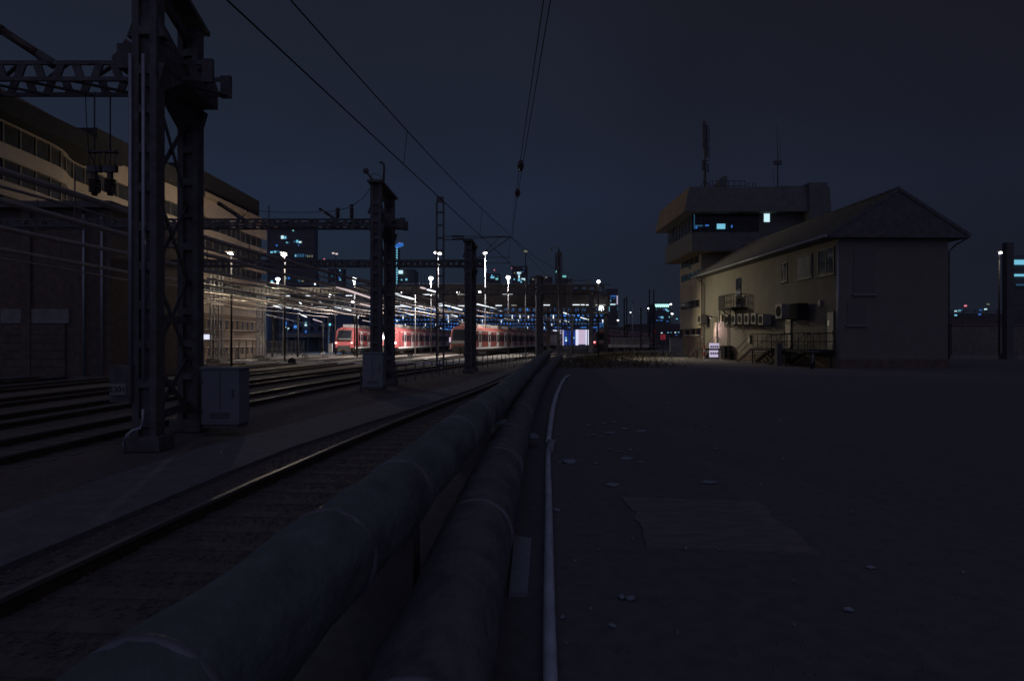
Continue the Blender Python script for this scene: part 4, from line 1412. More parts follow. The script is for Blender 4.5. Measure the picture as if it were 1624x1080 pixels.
# ------------------------------------------------------------------ lit stretches of overhead bars, their brightness built in as glow
SL = [((535, 455), (589, 473), 5.6, 'tube_pink', 0.24, 'nearest long pinkish glow-painted bar left of the second gantry'),
      ((572, 482), (590, 486.5), 5.6, 'tube_pink', 0.2, 'short pinkish glow-painted bar touching the second gantry column'),
      ((627, 466), (655, 474.5), 5.6, 'tube', 0.27, 'bright glow-painted bar just right of the second gantry'),
      ((636, 483), (652, 487.2), 5.6, 'tube', 0.2, 'left half of the low glow-painted bar left of the ladder mast'),
      ((659, 488), (675, 492), 5.6, 'tube', 0.2, 'right half of the low glow-painted bar left of the ladder mast'),
      ((697, 481.5), (713, 486), 5.6, 'tube', 0.24, 'left half of the glow-painted bar crossing the ladder mast'),
      ((717, 487), (732, 491.5), 5.6, 'tube', 0.24, 'right half of the glow-painted bar right of the ladder mast'),
      ((642, 496.5), (655, 499.5), 5.6, 'tube', 0.26, 'small glow-painted bar above the half hidden train'),
      ((716, 499.5), (725, 502), 5.6, 'tube', 0.24, 'small glow-painted bar above the dark train front'),
      ((757, 482.5), (775, 487), 5.6, 'tube', 0.16, 'left half of the thin glow-painted bar right of the third gantry'),
      ((778, 487.6), (795, 493), 5.6, 'tube', 0.16, 'right half of the thin glow-painted bar right of the third gantry'),
      ((668, 456), (674, 458), 5.6, 'tube_pink', 0.18, 'small pink glow-painted bar high above the tracks'),
      ((678, 459.5), (691, 463), 5.6, 'tube', 0.13, 'small white glow-painted bar high above the tracks'),
      ((442, 484), (461, 488.5), 5.6, 'tube', 0.2, 'bright glow-painted bar far left over the fence'),
      ((434, 484.3), (446, 488.8), 5.2, 'tube', 0.16, 'lower parallel glow-painted bar far left over the fence'),
      ((467, 489.5), (480, 493), 5.6, 'tube', 0.2, 'third glow-painted bar far left over the fence'),
      ((474, 497.5), (486, 503), 5.2, 'tube', 0.14, 'small tilted glow-painted bar over the flat canopy'),
      ((497, 506.5), (511, 511), 5.2, 'tube_pink', 0.2, 'faint glow-painted bar left of the leftmost train roof'),
      ((530, 486), (541, 488.8), 5.6, 'tube', 0.16, 'thin glow-painted bar above the leftmost train'),
      ((545, 489), (556, 492.5), 5.6, 'tube', 0.16, 'second thin glow-painted bar above the leftmost train'),
      ((894, 496), (901, 498.5), 5.6, 'tube', 0.16, 'small glow-painted bar right of the far lattice mast'),
      ((894, 508), (902, 510.5), 5.6, 'tube', 0.2, 'small glow-painted bar low beside the far lattice mast'),
      ((921, 503.5), (935, 507.5), 5.6, 'tube', 0.15, 'thin glow-painted bar left of the far gantry column'),
      ((852, 509), (862, 511.5), 5.6, 'tube_dim', 0.2, 'faint glow-painted bar over the end of the dark train'),
      ((800, 505), (815, 508.5), 5.6, 'tube_dim', 0.15, 'faint glow-painted bar over the middle of the dark train'),
      ((728, 509.5), (740, 512), 5.6, 'tube_dim', 0.18, 'faint glow-painted bar above the dark train roof'),
      ((575, 508), (590, 511), 5.4, 'tube_pink', 0.16, 'faint glow-painted bar above the leftmost train roof box')]
for (p0, p1, z, e, w_, lab) in SL:
    Y0 = (z - CAMZ) * F / (540 - p0[1])
    Y1 = (z - CAMZ) * F / (540 - p1[1])
    a, b = at(p0[0], p0[1], Y0), at(p1[0], p1[1], Y1)
    t = thing('glow_strip', lab, 'strip light', a, 0, 'glow-painted bars over the tracks')
    MB().bar(a, b, w_, 0.09).build('tube', E[e], t)
    up = Vector((0, 0, 0.10))
    MB().bar(a + up, b + up, w_ * 1.15, 0.09).build('bar_top', M['steel_mid'], t)
    q = MB()
    for s_ in (0.1, 0.9):
        c0 = a.lerp(b, s_)
        q.bar(c0 + up, c0 + Vector((0, 0, 1.1)), 0.03)
    q.build('hanger', M['steel'], t)


# ------------------------------------------------------------------ yard lamps
def lamp_post(label, px, py, Y, kind, power, color, e='lamp', group='yard lamps', spot=160, r=0.28, aim=None, pole='dark_rail'):
    q = at(px, py, Y)
    t = thing('lamp_post', label, 'lamp post', (q.x, Y, ZB), 0, group)
    MB().tube([(q.x, Y + 0.1, ZB), (q.x, Y + 0.1, q.z + 0.05)], [0.09, 0.06], 8).build('pole', M[pole], t)
    if kind == 'head':
        MB().box((q.x - 0.3, Y - 0.4, q.z + 0.16), (q.x + 0.3, Y + 0.2, q.z + 0.22)).build('lamp_shade', M['steel'], t)
        MB().ball((q.x, Y - 0.15, q.z), r * 1.15, 12, 6, 0.5).build('lamp_glass', E[e], t)
    elif kind == 'double':
        for s_, dz in ((-0.32, 0.06), (0.22, -0.05)):
            MB().ball((q.x + s_, Y - 0.15, q.z + dz), r, 12, 6, 0.55).build('lamp_glass', E[e], t)
        MB().box((q.x - 0.6, Y - 0.3, q.z + 0.22), (q.x + 0.5, Y + 0.1, q.z + 0.28)).build('lamp_shade', M['steel'], t)
    elif kind == 'tee':
        mb = MB().tube([(q.x, Y - 0.1, q.z - 0.85), (q.x, Y - 0.1, q.z - 0.3), (q.x, Y - 0.1, q.z), (q.x, Y - 0.1, q.z + 0.22)], [0.08, 0.10, 0.34, 0.24], 12)
        mb.build('lamp_glass', E[e], t)
        MB().ball((q.x, Y - 0.1, q.z + 0.25), 0.28, 10, 5, 0.4).build('lamp_cap', M['steel'], t)
    elif kind == 'globe':
        MB().ball((q.x, Y - 0.1, q.z), r, 14, 8).build('lamp_glass', E[e], t)
    if power:
        lamp_light(t, (q.x, Y - 0.55, q.z - 0.45), power, color, 0.2, spot, aim or (q.x, Y - 0.55, 0))
    return t


WARM = (1.0, 0.83, 0.60)
NEUT = (1.0, 0.92, 0.86)
lamp_post('warm yard lamp in front of the wavy building', 366, 404, 53, 'head', 270, WARM, r=0.20, spot=None, pole='dark_rail')
lamp_post('warm yard lamp at the right end of the wavy building', 451, 404.5, 66, 'head', 1700, WARM, r=0.24, spot=None, pole='dark_rail')
lamp_post('bare tall lamp with two small dim heads, left of the second gantry', 532, 402.5, 110, 'double', 0, NEUT, 'tube_pink', r=0.24)
lamp_post('double headed lamp behind the ladder mast', 695, 402, 92, 'double', 9000, NEUT, r=0.26)
lamp_post('tall lit lamp post right of the third gantry', 769.5, 402, 96, 'head', 5500, NEUT, pole='galv')
lamp_post('tee lamp beyond the end of the wavy building', 441, 443, 104, 'tee', 2500, NEUT, 'lamp_cool', 'tee lamps in the yard')
lamp_post('tee lamp left of the second gantry, before the leftmost train', 562, 443, 89, 'tee', 6500, NEUT, 'lamp_cool', 'tee lamps in the yard')
lamp_post('tee lamp just left of the ladder mast', 683.5, 442, 96, 'tee', 8000, NEUT, 'lamp_cool', 'tee lamps in the yard')
lamp_post('tee lamp right of the tall lamp post by the third gantry', 806, 440.5, 98, 'tee', 5000, NEUT, 'lamp_cool', 'tee lamps in the yard')
lamp_post('small tee lamp at the right end of the footbridge', 931.5, 463, 124.6, 'tee', 6000, NEUT, 'lamp_cool', 'tee lamps in the yard')
lamp_post('round globe lamp before the night sky right of the far gantry', 949, 447, 65, 'globe', 2500, (1.0, 0.86, 0.58), spot=112, r=0.15, aim=(18.4, 59.0, -0.5), pole='dark_rail')
lamp_post('lone warm lamp at the right edge beside the dark post', 1586, 401.5, 70, 'head', 120, WARM, r=0.17)
lamp_post('unlit lamp with a slim pale pole left of the far mast', 833.5, 399, 100, 'head', 0, NEUT, 'olive')  # lamp is off; its pale head is a faint glow in the glass
for px, py, Y, lab in ((638.5, 464.5, 118, 'small round lamp under the bridge right of the second gantry'), (523, 469, 118, 'small round lamp under the bridge above the leftmost train'),
                       (726.5, 464.5, 118, 'small round lamp under the bridge left of the third gantry'), (607, 461.5, 118, 'lamp seen between the two columns of the second gantry'),
                       (559, 480, 118, 'cone shaped lamp below the first bridge tee lamp'), (761, 464, 118, 'small flat lamp right of the third gantry')):
    q = at(px, py, Y)
    t = thing('bridge_lamp', lab, 'lamp', q, 0, 'small lamps under the bridge')
    MB().ball(q, 0.3, 10, 6, 0.8).build('lamp_glass', E['lamp'], t)
    MB().tube([q + Vector((0, 0, 0.2)), q + Vector((0, 0, 0.55))], 0.09, 8).build('stem', M['galv'], t)
# slim pale poles catching the light
for px, y0, Y, lab in ((448.5, 435, 95, 'slim pale pole right of the left bridge lamp'), (531.5, 432, 100, 'slim pale pole left of the second gantry'), (658.5, 464, 96, 'pale pole left of the ladder mast')):
    x = at(px, 500, Y).x
    z = CAMZ + (540 - y0) / F * Y
    t = thing('pole', lab, 'pole', (x, Y, ZB), 0, 'slim poles in the yard')
    MB().tube([(x, Y, ZB), (x, Y, z)], 0.065, 8).build('shaft', M['steel_mid'], t)
    MB().tube([(x, Y, z), (x, Y, z + 0.08)], 0.10, 8).build('pole_cap', M['steel'], t)
# slim dark catenary posts in the middle distance
for px, y0, Y, lab in ((850.5, 432, 74, 'pale slim post left of the fourth gantry'), (886.5, 395, 100, 'tall slim post with a bent lamp arm'), (908, 500, 100, 'short dark post before the blue doors'),
                       (990, 472, 120, 'dark twin post left of the slim pale pole'), (994, 470, 124, 'dark twin post right beside the other one'), (1016.5, 488, 110, 'short dark post left of the far pale street lamp'),
                       (1030, 459, 140, 'left of the two tall dark posts near the zigzag tower'), (1037, 459, 136, 'right of the two tall dark posts near the zigzag tower'), (1082, 448, 120, 'dark post close to the signal tower wall'),
                       (472, 500, 88, 'dark slim post right of the lit bays'), (432, 498, 88, 'dark slim post beside the dim blue building'), (512, 510, 96, 'dark slim post left of the leftmost train'),
                       (566, 468, 84, 'dark post behind the roof box of the leftmost train'), (1003.5, 475, 118, 'slim pale pole among the dark far posts')):
    x = at(px, 500, Y).x
    z = CAMZ + (540 - y0) / F * Y
    pale = 'pale' in lab and 'pale street' not in lab and 'left of the slim' not in lab
    t = thing('track_post', lab, 'post', (x, Y, ZB), 0, 'posts along the far tracks')
    MB().tube([(x, Y, ZB), (x, Y, z)], [0.14 if not pale else 0.10, 0.11 if not pale else 0.08], 8).build('shaft', M['galv'] if pale else M['dark_rail'], t)
    MB().box((x - 0.25, Y - 0.1, z - 0.6), (x + 0.25, Y + 0.1, z - 0.45)).build('cross_arm', M['steel'], t)
    if 'bent lamp' in lab:
        MB().tube([(x, Y, z), (x - 0.3, Y, z + 0.25), (x - 0.9, Y, z + 0.25), (x - 1.15, Y, z)], 0.05, 8).build('lamp_arm', M['steel'], t)
        MB().ball((x - 1.15, Y, z - 0.15), 0.2, 8, 5, 0.7).build('lamp_head', M['steel'], t)

# blue lamp left of the first train
q = at(535, 529.5, 112)
t = thing('blue_signal_lamp', 'bright blue lamp left of the leftmost train', 'lamp', (q.x, 112, ZB), 0)
MB().ball(q, 0.27, 12, 8).build('lamp_glass', E['bluelamp'], t)
MB().tube([(q.x, 112.35, ZB), (q.x, 112.35, q.z + .2)], 0.06, 8).build('pole', M['steel'], t)
lamp_light(t, q - Vector((0, -0.6, 0)), 900, (0.2, 0.45, 1.0), 0.25)
q = at(523, 514.5, 115)
t = thing('green_signal_lamp', 'small greenish lamp above the blue lamp', 'lamp', (q.x, 115, ZB), 0)
MB().ball(q, 0.22, 10, 6).build('lamp_glass', E['teal'], t)
MB().tube([(q.x - .2, 115.2, ZB), (q.x - .2, 115.2, q.z)], 0.06, 8).build('pole', M['steel'], t)
for px, py in ((453, 519.3), (457.5, 521.2)):
    pass
q = at(455, 520, 130)
t = thing('twin_street_lamp', 'little two armed street lamp before the dim blue building', 'street lamp', (q.x, 130, ZB), 0)
for dx, dz in ((-0.32, 0.12), (0.28, -0.12)):
    MB().ball(q + Vector((dx, 0, dz)), 0.2, 8, 5, 0.6).build('lamp_glass', E['cyanw'], t)
MB().tube([(q.x, 130.2, ZB), (q.x, 130.2, q.z + 0.1)], 0.05, 6).build('pole', M['galv'], t)


# ================================================================== trains (local: nose at y=0, body towards +y)
def train(label, X, Y, heading, length, white_unit, lit_tail, lamp_e='redcore', dark_front=False, pale_marker=False):
    t = thing('red_train', label, 'train', (X, Y, YL), -math.atan(heading), 'red trains parked in the yard')
    hwid = 1.42
    z0, z1 = 0.95, 3.55
    prof = [(-hwid, z0), (-hwid, 3.0), (-hwid * 0.97, 3.3), (-hwid * 0.80, 3.62), (-hwid * 0.45, 3.80), (0, 3.84), (hwid * 0.45, 3.80), (hwid * 0.80, 3.62), (hwid * 0.97, 3.3), (hwid, 3.0), (hwid, z0)]
    # body shell with a raked, rounded nose
    q = MB()
    secs = []
    for (yy, inset, lean) in ((0.0, 0.20, 1), (0.35, 0.06, 1), (1.0, 0.0, 1), (2.4, 0.0, 0), (length, 0.0, 0)):
        ring = []
        for (x, z) in prof:
            sh = 0.0
            if lean:
                sh = max(0.0, (z - 1.6)) * 0.42
            ring.append((x * (1 - inset), yy + sh * (1 if yy < 2 else 0), z))
        secs.append(ring)
    n = len(prof)
    vs = [p_ for r_ in secs for p_ in r_]
    fs = []
    for i in range(len(secs) - 1):
        for k in range(n):
            k2 = (k + 1) % n
            fs.append((i * n + k, i * n + k2, (i + 1) * n + k2, (i + 1) * n + k))
    fs.append(tuple(range(n))[::-1])
    fs.append(tuple((len(secs) - 1) * n + k for k in range(n)))
    q.add(vs, fs)
    q.build('body', M['red_dull'] if dark_front else M['red'], t, local=True)
    # windscreen with black surround, on the raked face

    def nose(x, z, out=0.03):
        return Vector((x, max(0.0, z - 1.6) * 0.42 - out, z))
    fr = [nose(-1.02, 1.95), nose(1.02, 1.95), nose(0.96, 3.42), nose(-0.96, 3.42)]
    q = MB()
    q.add([tuple(v) for v in fr] + [tuple(v + Vector((0, 0.2, 0))) for v in fr], [(0, 1, 2, 3), (7, 6, 5, 4), (0, 4, 5, 1), (1, 5, 6, 2), (2, 6, 7, 3), (3, 7, 4, 0)])
    q.build('front_surround', M['tmask'], t, local=True)
    fr = [nose(-0.90, 2.15, 0.045), nose(0.90, 2.15, 0.045), nose(0.86, 3.30, 0.045), nose(-0.86, 3.30, 0.045)]
    q = MB()
    q.add([tuple(v) for v in fr] + [tuple(v + Vector((0, 0.01, 0))) for v in fr], [(0, 1, 2, 3), (7, 6, 5, 4), (0, 4, 5, 1), (1, 5, 6, 2), (2, 6, 7, 3), (3, 7, 4, 0)])
    q.build('windscreen', M['glass'], t, local=True)
    MB().bar(nose(-0.85, 2.18, 0.07), nose(0.85, 2.18, 0.07), 0.05, 0.10).build('dashboard', M['tgrey'] if not dark_front else M['tmask'], t, local=True)
    if dark_front:
        fr = [nose(-1.15, 1.55, 0.02), nose(1.15, 1.55, 0.02), nose(1.1, 1.95, 0.02), nose(-1.1, 1.95, 0.02)]
        q = MB()
        q.add([tuple(v) for v in fr] + [tuple(v + Vector((0, 0.2, 0))) for v in fr], [(0, 1, 2, 3), (7, 6, 5, 4), (0, 4, 5, 1), (1, 5, 6, 2), (2, 6, 7, 3), (3, 7, 4, 0)])
        q.build('front_panel', M['tgrey'], t, local=True)
    # head and tail lamps
    for sx in (-1, 1):
        e_ = E[lamp_e] if lit_tail else M['tgrey']
        MB().tube([(sx * 1.08, -0.06, 1.62), (sx * 1.08, 0.12, 1.62)], 0.15, 12).build('tail_lamp', e_, t, local=True)
    if pale_marker:
        MB().box((1.16, 0.05, 1.7), (1.33, 0.3, 2.35)).build('marker_lamp', E['pinkroom'], t, local=True)
        MB().box((-1.33, 0.05, 1.7), (-1.16, 0.3, 2.35)).build('marker_lamp', E['pinkroom'], t, local=True)
    # coupler pocket and skirt
    MB().box((-0.85, -0.10, 0.35), (0.85, 0.6, 1.25)).build('coupler_pocket', M['under'], t, local=True)
    MB().box((-0.2, -0.5, 0.62), (0.2, 0.0, 0.95)).build('coupler', M['under'], t, local=True)
    # pale sole bar stripe
    for sx in (-1, 1):
        MB().box((sx * hwid - 0.02, 0.8, 0.80), (sx * hwid + 0.02, length, 1.06)).build('sole_stripe', M['white'], t, local=True)
    MB().box((-1.2, 0.6, 0.45), (1.2, length, 0.95)).build('underframe', M['under'], t, local=True)
    y = 3.0
    while y < length:
        q = MB()
        q.box((-1.15, y, 0.15), (1.15, y + 2.6, 0.55))
        for yy in (y + 0.3, y + 2.3):
            for sx in (-1, 1):
                q.tube([(sx * 0.75, yy, 0.42), (sx * 0.88, yy, 0.42)], 0.42, 12)
        q.build('bogie', M['under'], t, local=True)
        y += 15.2
    # roof line stripe, roof equipment
    MB().box((hwid * 0.97, 2.2, 3.16), (hwid + 0.015, length, 3.24)).build('roof_stripe', M['white'], t, local=True)
    y = 3.2
    k = 0
    while y < length - 4:
        MB().box((-0.85, y, 3.78), (0.85, y + 3.0, 4.25)).build('roof_unit', M['white'] if (white_unit and k == 0) else M['tgrey'], t, local=True)
        y += 7.6
        k += 1
    # right hand side: doors and windows
    base_door = base_win = base_glass = None
    y = 4.6
    i = 0
    while y < length - 3:
        if y < 68:
            if base_door is None:
                base_door = MB().box((hwid - 0.01, 0, 1.06), (hwid + 0.02, 1.35, 3.12)).build('door', M['white'], t, local=True)
                base_door.location = (0, y, 0)
                base_glass = MB().box((hwid + 0.01, 0.12, 1.75), (hwid + 0.03, 0.58, 2.85)).box((hwid + 0.01, 0.77, 1.75), (hwid + 0.03, 1.23, 2.85)).build('door_glass', M['glass'], base_door, local=True)
                base_win = MB().box((hwid - 0.01, 0, 1.85), (hwid + 0.02, 0.95, 2.75)).build('window', M['glass'], t, local=True)
                base_win.location = (0, y - 1.3, 0)
                MB().box((hwid + 0.018, 0.655, 1.08), (hwid + 0.032, 0.695, 3.08)).build('door_seam', M['under'], base_door, local=True)
            else:
                d_ = inst(base_door, t)
                d_.location = (0, y, 0)
                for ch in base_door.children:
                    inst(ch, d_)
                w_ = inst(base_win, t)
                w_.location = (0, y - 1.3, 0)
            for off in (1.75, 2.85):
                w_ = inst(base_win, t)
                w_.location = (0, y + off, 0)
        y += 5.4
        i += 1
    # dark gangway bellows between cars
    y = 17.0
    while y < length - 4:
        MB().box((hwid + 0.004, y, 0.95), (hwid + 0.02, y + 0.28, 3.3)).build('bellows', M['under'], t, local=True)
        y += 16.6
    return t


train('leftmost red train with two glowing tail lamps and white roof box', -23.4, 95, -0.02, 62, True, True)
train('red train with a raked nose half hidden behind the second gantry', -17.35, 95, 0.05, 62, False, True, 'lamp', False)
train('long dim red train with a dark panelled front in the middle', -6.75, 87, 0.205, 92, False, False, dark_front=True, pale_marker=True)
train('far red train with one red lamp before the signal tower', 16.9, 131, 0.31, 92, False, True, 'redlamp', True)

# ------------------------------------------------------------------ hall at the tracks' end, its pillars, bays and blue doors given a glow
YD = 196.0
bd = thing('lit_depot_front', 'glowing white depot front with blue doors at the end of the dark train', 'building', at(908, 552, YD), 0)


def dbox(x0, y0, x1, y1, yo, name, m, th=0.25):
    a, b = at(x0, y1, YD), at(x1, y0, YD)
    return MB().box((a.x, YD - yo, a.z), (b.x, YD - yo + th, b.z)).build(name, m, bd)


a, b = at(874, 551, YD), at(946, 517, YD)
MB().box((a.x, YD + 0.1, a.z), (b.x, YD + 8, b.z)).build('wall', M['bluewall'], bd)
dbox(877, 523.5, 884, 549, 0.3, 'white_pillar', E['whitebox'])
dbox(884.2, 523.5, 894, 549, 0.2, 'lit_bay', E['lav'])
dbox(894.5, 524, 903, 547, 0.2, 'blue_door', E['bluedoor'])
dbox(903.6, 524, 911.5, 547, 0.2, 'blue_door', E['bluedoor'])
dbox(896, 534.5, 899.8, 537, 0.32, 'door_light', E['cyan'], 0.1)
dbox(896.3, 538, 899.3, 541.5, 0.32, 'door_light', E['cyanw'], 0.1)
dbox(908, 534.5, 911, 537, 0.32, 'door_light', E['cyan'], 0.1)
dbox(913, 523, 917, 547.5, 0.3, 'white_pillar', E['whitebox'])
dbox(917.2, 523, 928, 546, 0.2, 'lit_bay', E['pinkroom'])
dbox(928.5, 523, 933.5, 547, 0.3, 'white_pillar', E['whitebox'])
dbox(874, 517.5, 946, 522.5, 0.3, 'fascia', M['bluewall'])
for x0 in (880, 899, 921, 938):
    dbox(x0, 518.8, x0 + 9, 519.8, 0.42, 'fascia_light', E['hallb'], 0.1)
dbox(874, 547.8, 946, 551.5, 0.5, 'plinth', M['conc'])

# ------------------------------------------------------------------ small trackside things
def board_sign(px, py, Y, label):
    q = at(px, py, Y)
    t = thing('stop_board', label, 'track sign', (q.x, Y, ZB), 0, 'striped boards between the tracks')
    MB().box((q.x - 0.32, Y, ZB + 0.15), (q.x + 0.32, Y + 0.04, ZB + 0.62)).build('board', M['black'], t)
    for k in range(3):
        x = q.x - 0.28 + k * 0.2
        MB().prism([(x, ZB + 0.18), (x + 0.10, ZB + 0.18), (x + 0.22, ZB + 0.58), (x + 0.12, ZB + 0.58)], 'y', Y - 0.012, Y - 0.002).build('stripe', M['white'], t)
    MB().box((q.x - 0.04, Y + 0.045, ZB), (q.x + 0.04, Y + 0.09, ZB + 0.6)).build('stake', M['steel'], t)


board_sign(651, 565, 76, 'striped board between the tracks before the half hidden train')
board_sign(484, 567, 74, 'striped board left, near the white signal box')
board_sign(511.5, 559, 92, 'small striped board below the slim dark post')
board_sign(833, 560, 88, 'striped board beside the rails right of the dark train front')
q = at(523.5, 565, 84)
t = thing('signal_box_post', 'white box on two legs left of the leftmost train', 'signal box', (q.x, 84, ZB), 0)
MB().box((q.x - 0.22, 84, ZB + 0.65), (q.x + 0.22, 84.3, ZB + 1.75)).build('box', M['white'], t)
for s_ in (-0.13, 0.13):
    MB().box((q.x + s_ - 0.05, 84.1, ZB), (q.x + s_ + 0.05, 84.2, ZB + 0.65)).build('leg', M['white'], t)
q = at(463, 573, 60)
t = thing('point_lantern', 'dark round drum lying between the left tracks', 'drum', (q.x, 60, ZB), 0)
MB().tube([(q.x, 59.8, ZB + 0.3), (q.x, 60.2, ZB + 0.3)], 0.3, 16).build('drum', M['black'], t)
MB().box((q.x - 0.35, 59.85, ZB), (q.x + 0.35, 60.15, ZB + 0.1)).build('foot', M['steel'], t)
# level boards crossing the tracks with bright white edge blocks
cx0, cx1 = at(345, 574, 61.5).x, at(756, 574, 61.5).x
t = thing('crossing_boards', 'pale boarded crossing spanning the tracks with white edge blocks', 'crossing', ((cx0 + cx1) / 2, 61.5, ZB), 0)
x = cx0
while x < cx1 - 1.0:
    MB().box((x, 61.0, YL - 0.16), (x + 1.44, 61.9, YL + 0.028)).build('board', M['conc'], t)
    x += 1.5
MB().box((cx0, 60.75, YL - 0.16), (cx1, 60.98, YL + 0.06)).build('edge_strip', M['white'], t)
for px in (395, 445, 510, 632, 699):
    q = at(px, 574, 60.9)
    MB().box((q.x - 0.22, 60.6, YL - 0.15), (q.x + 0.22, 60.95, YL + 0.14)).build('edge_block', M['white'], t)
t = thing('loading_slab', 'brightly lit low slab in front of the bicycles', 'slab', at(378, 572, 66), 0)
MB().box((at(366, 570, 66).x, 66, ZB), (at(390, 570, 66).x, 69, ZB + 0.22)).build('slab', M['white'], t)
MB().box((at(374, 570, 66).x, 65.9, ZB + 0.02), (at(386, 570, 66).x, 65.99, ZB + 0.16)).build('slab_edge', M['conc'], t)
for i, (px, py, Y) in enumerate(((407, 569, 70), (418, 571, 69), (340, 580, 60))):
    q = at(px, py, Y)
    tag(MB().box((q.x - 0.5, Y, ZB), (q.x + 0.5, Y + 0.5, ZB + 0.35)).build('concrete_block', M['conc_dark'], None, bevel=0.02),
        ['left of two concrete blocks at the second lit mast', 'right of two concrete blocks at the second lit mast', 'concrete block at the foot of the brightly lit mast'][i], 'block', 'concrete blocks by the left track')


# ================================================================== RIGHT: house and signal tower
HX, HY = 19.13, 40.0
HA = math.atan(0.0325)
house = thing('plaster_house', 'two storey plaster house with hipped roof on the right', 'house', (HX, HY, 0), HA)
HL = 25.6          # length along the wall
HW = 6.55          # gable width
EZ = 7.8


def wy(px):
    """distance along the long wall for a pixel column"""
    Y = 20.43 / ((px - 812) / F + 0.0325)
    return (Y - HY) / math.cos(HA)


def wz(px, py):
    Y = 20.43 / ((px - 812) / F + 0.0325)
    return CAMZ + (540 - py) / F * Y


def hb(lo, hi, name, m, parent=house, **k):
    return MB().box(lo, hi).build(name, m, parent, local=True, **k)


hb((0, 0, 0.0), (HW, HL, EZ), 'wall', M['plaster'])
hb((-0.06, -0.06, -0.05), (HW + 0.06, HL, 0.55), 'plinth', M['brick'])
ov = 0.95
q = MB()
zr = 10.75
x0, x1, y0, y1 = -ov, HW + ov, -ov, HL + 0.3
xm = HW / 2
zr = 10.45
yf = -0.55
vs = [(x0, yf, EZ), (x1, yf, EZ), (x1, y1, EZ), (x0, y1, EZ), (xm, yf, zr), (xm, y1, zr), (x0, yf, EZ - 0.18), (x1, yf, EZ - 0.18), (x1, y1, EZ - 0.18), (x0, y1, EZ - 0.18)]
q.add(vs, [(0, 1, 4), (1, 2, 5, 4), (2, 3, 5), (3, 0, 4, 5), (6, 9, 8, 7), (0, 6, 7, 1), (1, 7, 8, 2), (2, 8, 9, 3), (3, 9, 6, 0)])
roof_o = q.build('roof', M['roof'], house, local=True)
# tile courses on the long slope
q = MB()
for k in range(1, 13):
    f_ = k / 13
    xx = x0 + (xm - x0) * f_
    zz_ = EZ + (zr - EZ) * f_
    q.bar((xx, yf + 0.02, zz_ + 0.02), (xx, y1 - 0.2, zz_ + 0.02), 0.06, 0.05)
tag(q.build('tile_course', M['roof'], roof_o, local=True), kind='stuff')
MB().tube([(xm, yf - 0.05, zr + 0.03), (xm, y1 - 0.2, zr + 0.03)], 0.10, 8).build('ridge', M['roof'], roof_o, local=True)
MB().tube([(x0 - 0.06, yf, EZ - 0.10), (x0 - 0.06, y1, EZ - 0.10)], 0.075, 10).build('gutter', M['galv'], house, local=True)
for sx in (0, 1):
    a_ = Vector((x0 if sx == 0 else x1, yf - 0.03, EZ - 0.06))
    MB().bar(a_, Vector((xm, yf - 0.03, zr - 0.03)), 0.05, 0.2).build('verge_board', M['roof'], roof_o, local=True)
MB().tube([(x1 - 0.1, yf + 0.1, EZ - 0.2), (HW + 0.5, 0.0, EZ - 0.5), (HW + 0.1, 0.05, EZ - 0.9), (HW + 0.1, 0.05, 0.1)], 0.05, 8).build('downpipe', M['steel'], house, local=True)
MB().tube([(-0.10, -0.10, EZ - 0.3), (-0.10, -0.10, 0.2)], 0.055, 10).build('downpipe', M['galv'], house, local=True)
MB().tube([(x0, HL - 0.6, EZ - 0.18), (-0.4, HL - 0.7, EZ - 0.5), (-0.1, HL - 0.75, EZ - 0.9), (-0.1, HL - 0.75, 0.2)], 0.05, 8).build('downpipe', M['steel'], house, local=True)


def window(px0, px1, z0, z1, shutter=False, name='window'):
    ya, yb = wy(px1), wy(px0)
    w_ = hb((-0.03, ya, z0), (0.02, yb, z1), name, M['glass'])
    fr = MB()
    t_ = 0.07
    for (lo, hi) in (((-0.06, ya, z0), (-0.02, ya + t_, z1)), ((-0.06, yb - t_, z0), (-0.02, yb, z1)), ((-0.06, ya + t_, z0), (-0.02, yb - t_, z0 + t_)), ((-0.06, ya + t_, z1 - t_), (-0.02, yb - t_, z1)),
                     ((-0.055, (ya + yb) / 2 - 0.03, z0 + t_), (-0.025, (ya + yb) / 2 + 0.03, z1 - t_))):
        fr.box(lo, hi)
    fr.build('frame', M['mull'], w_, local=True)
    MB().box((-0.20, ya - 0.1, z0 - 0.09), (0.0, yb + 0.1, z0 - 0.02)).build('sill', M['conc'], w_, local=True)
    if shutter:
        n = 16
        for k in range(n):
            zz_ = z0 + 0.1 + (z1 - z0 - 0.2) * k / n
            MB().add([(-0.07, ya + 0.08, zz_), (-0.07, yb - 0.08, zz_), (-0.11, yb - 0.08, zz_ + 0.06), (-0.11, ya + 0.08, zz_ + 0.06), (-0.08, ya + 0.08, zz_ - .01), (-0.08, yb - 0.08, zz_ - .01), (-0.12, yb - 0.08, zz_ + 0.05), (-0.12, ya + 0.08, zz_ + 0.05)],
                     [(0, 1, 2, 3), (7, 6, 5, 4), (0, 4, 5, 1), (1, 5, 6, 2), (2, 6, 7, 3), (3, 7, 4, 0)]).build('slat', M['galv'], w_, local=True)
    return w_


window(1240, 1249, 5.7, 7.05)
window(1266, 1289, 5.65, 7.2, True)
window(1298, 1324, 5.6, 7.25)
hb((-0.05, wy(1176), 4.35), (0.02, wy(1168), 6.75), 'door', M['glass'])
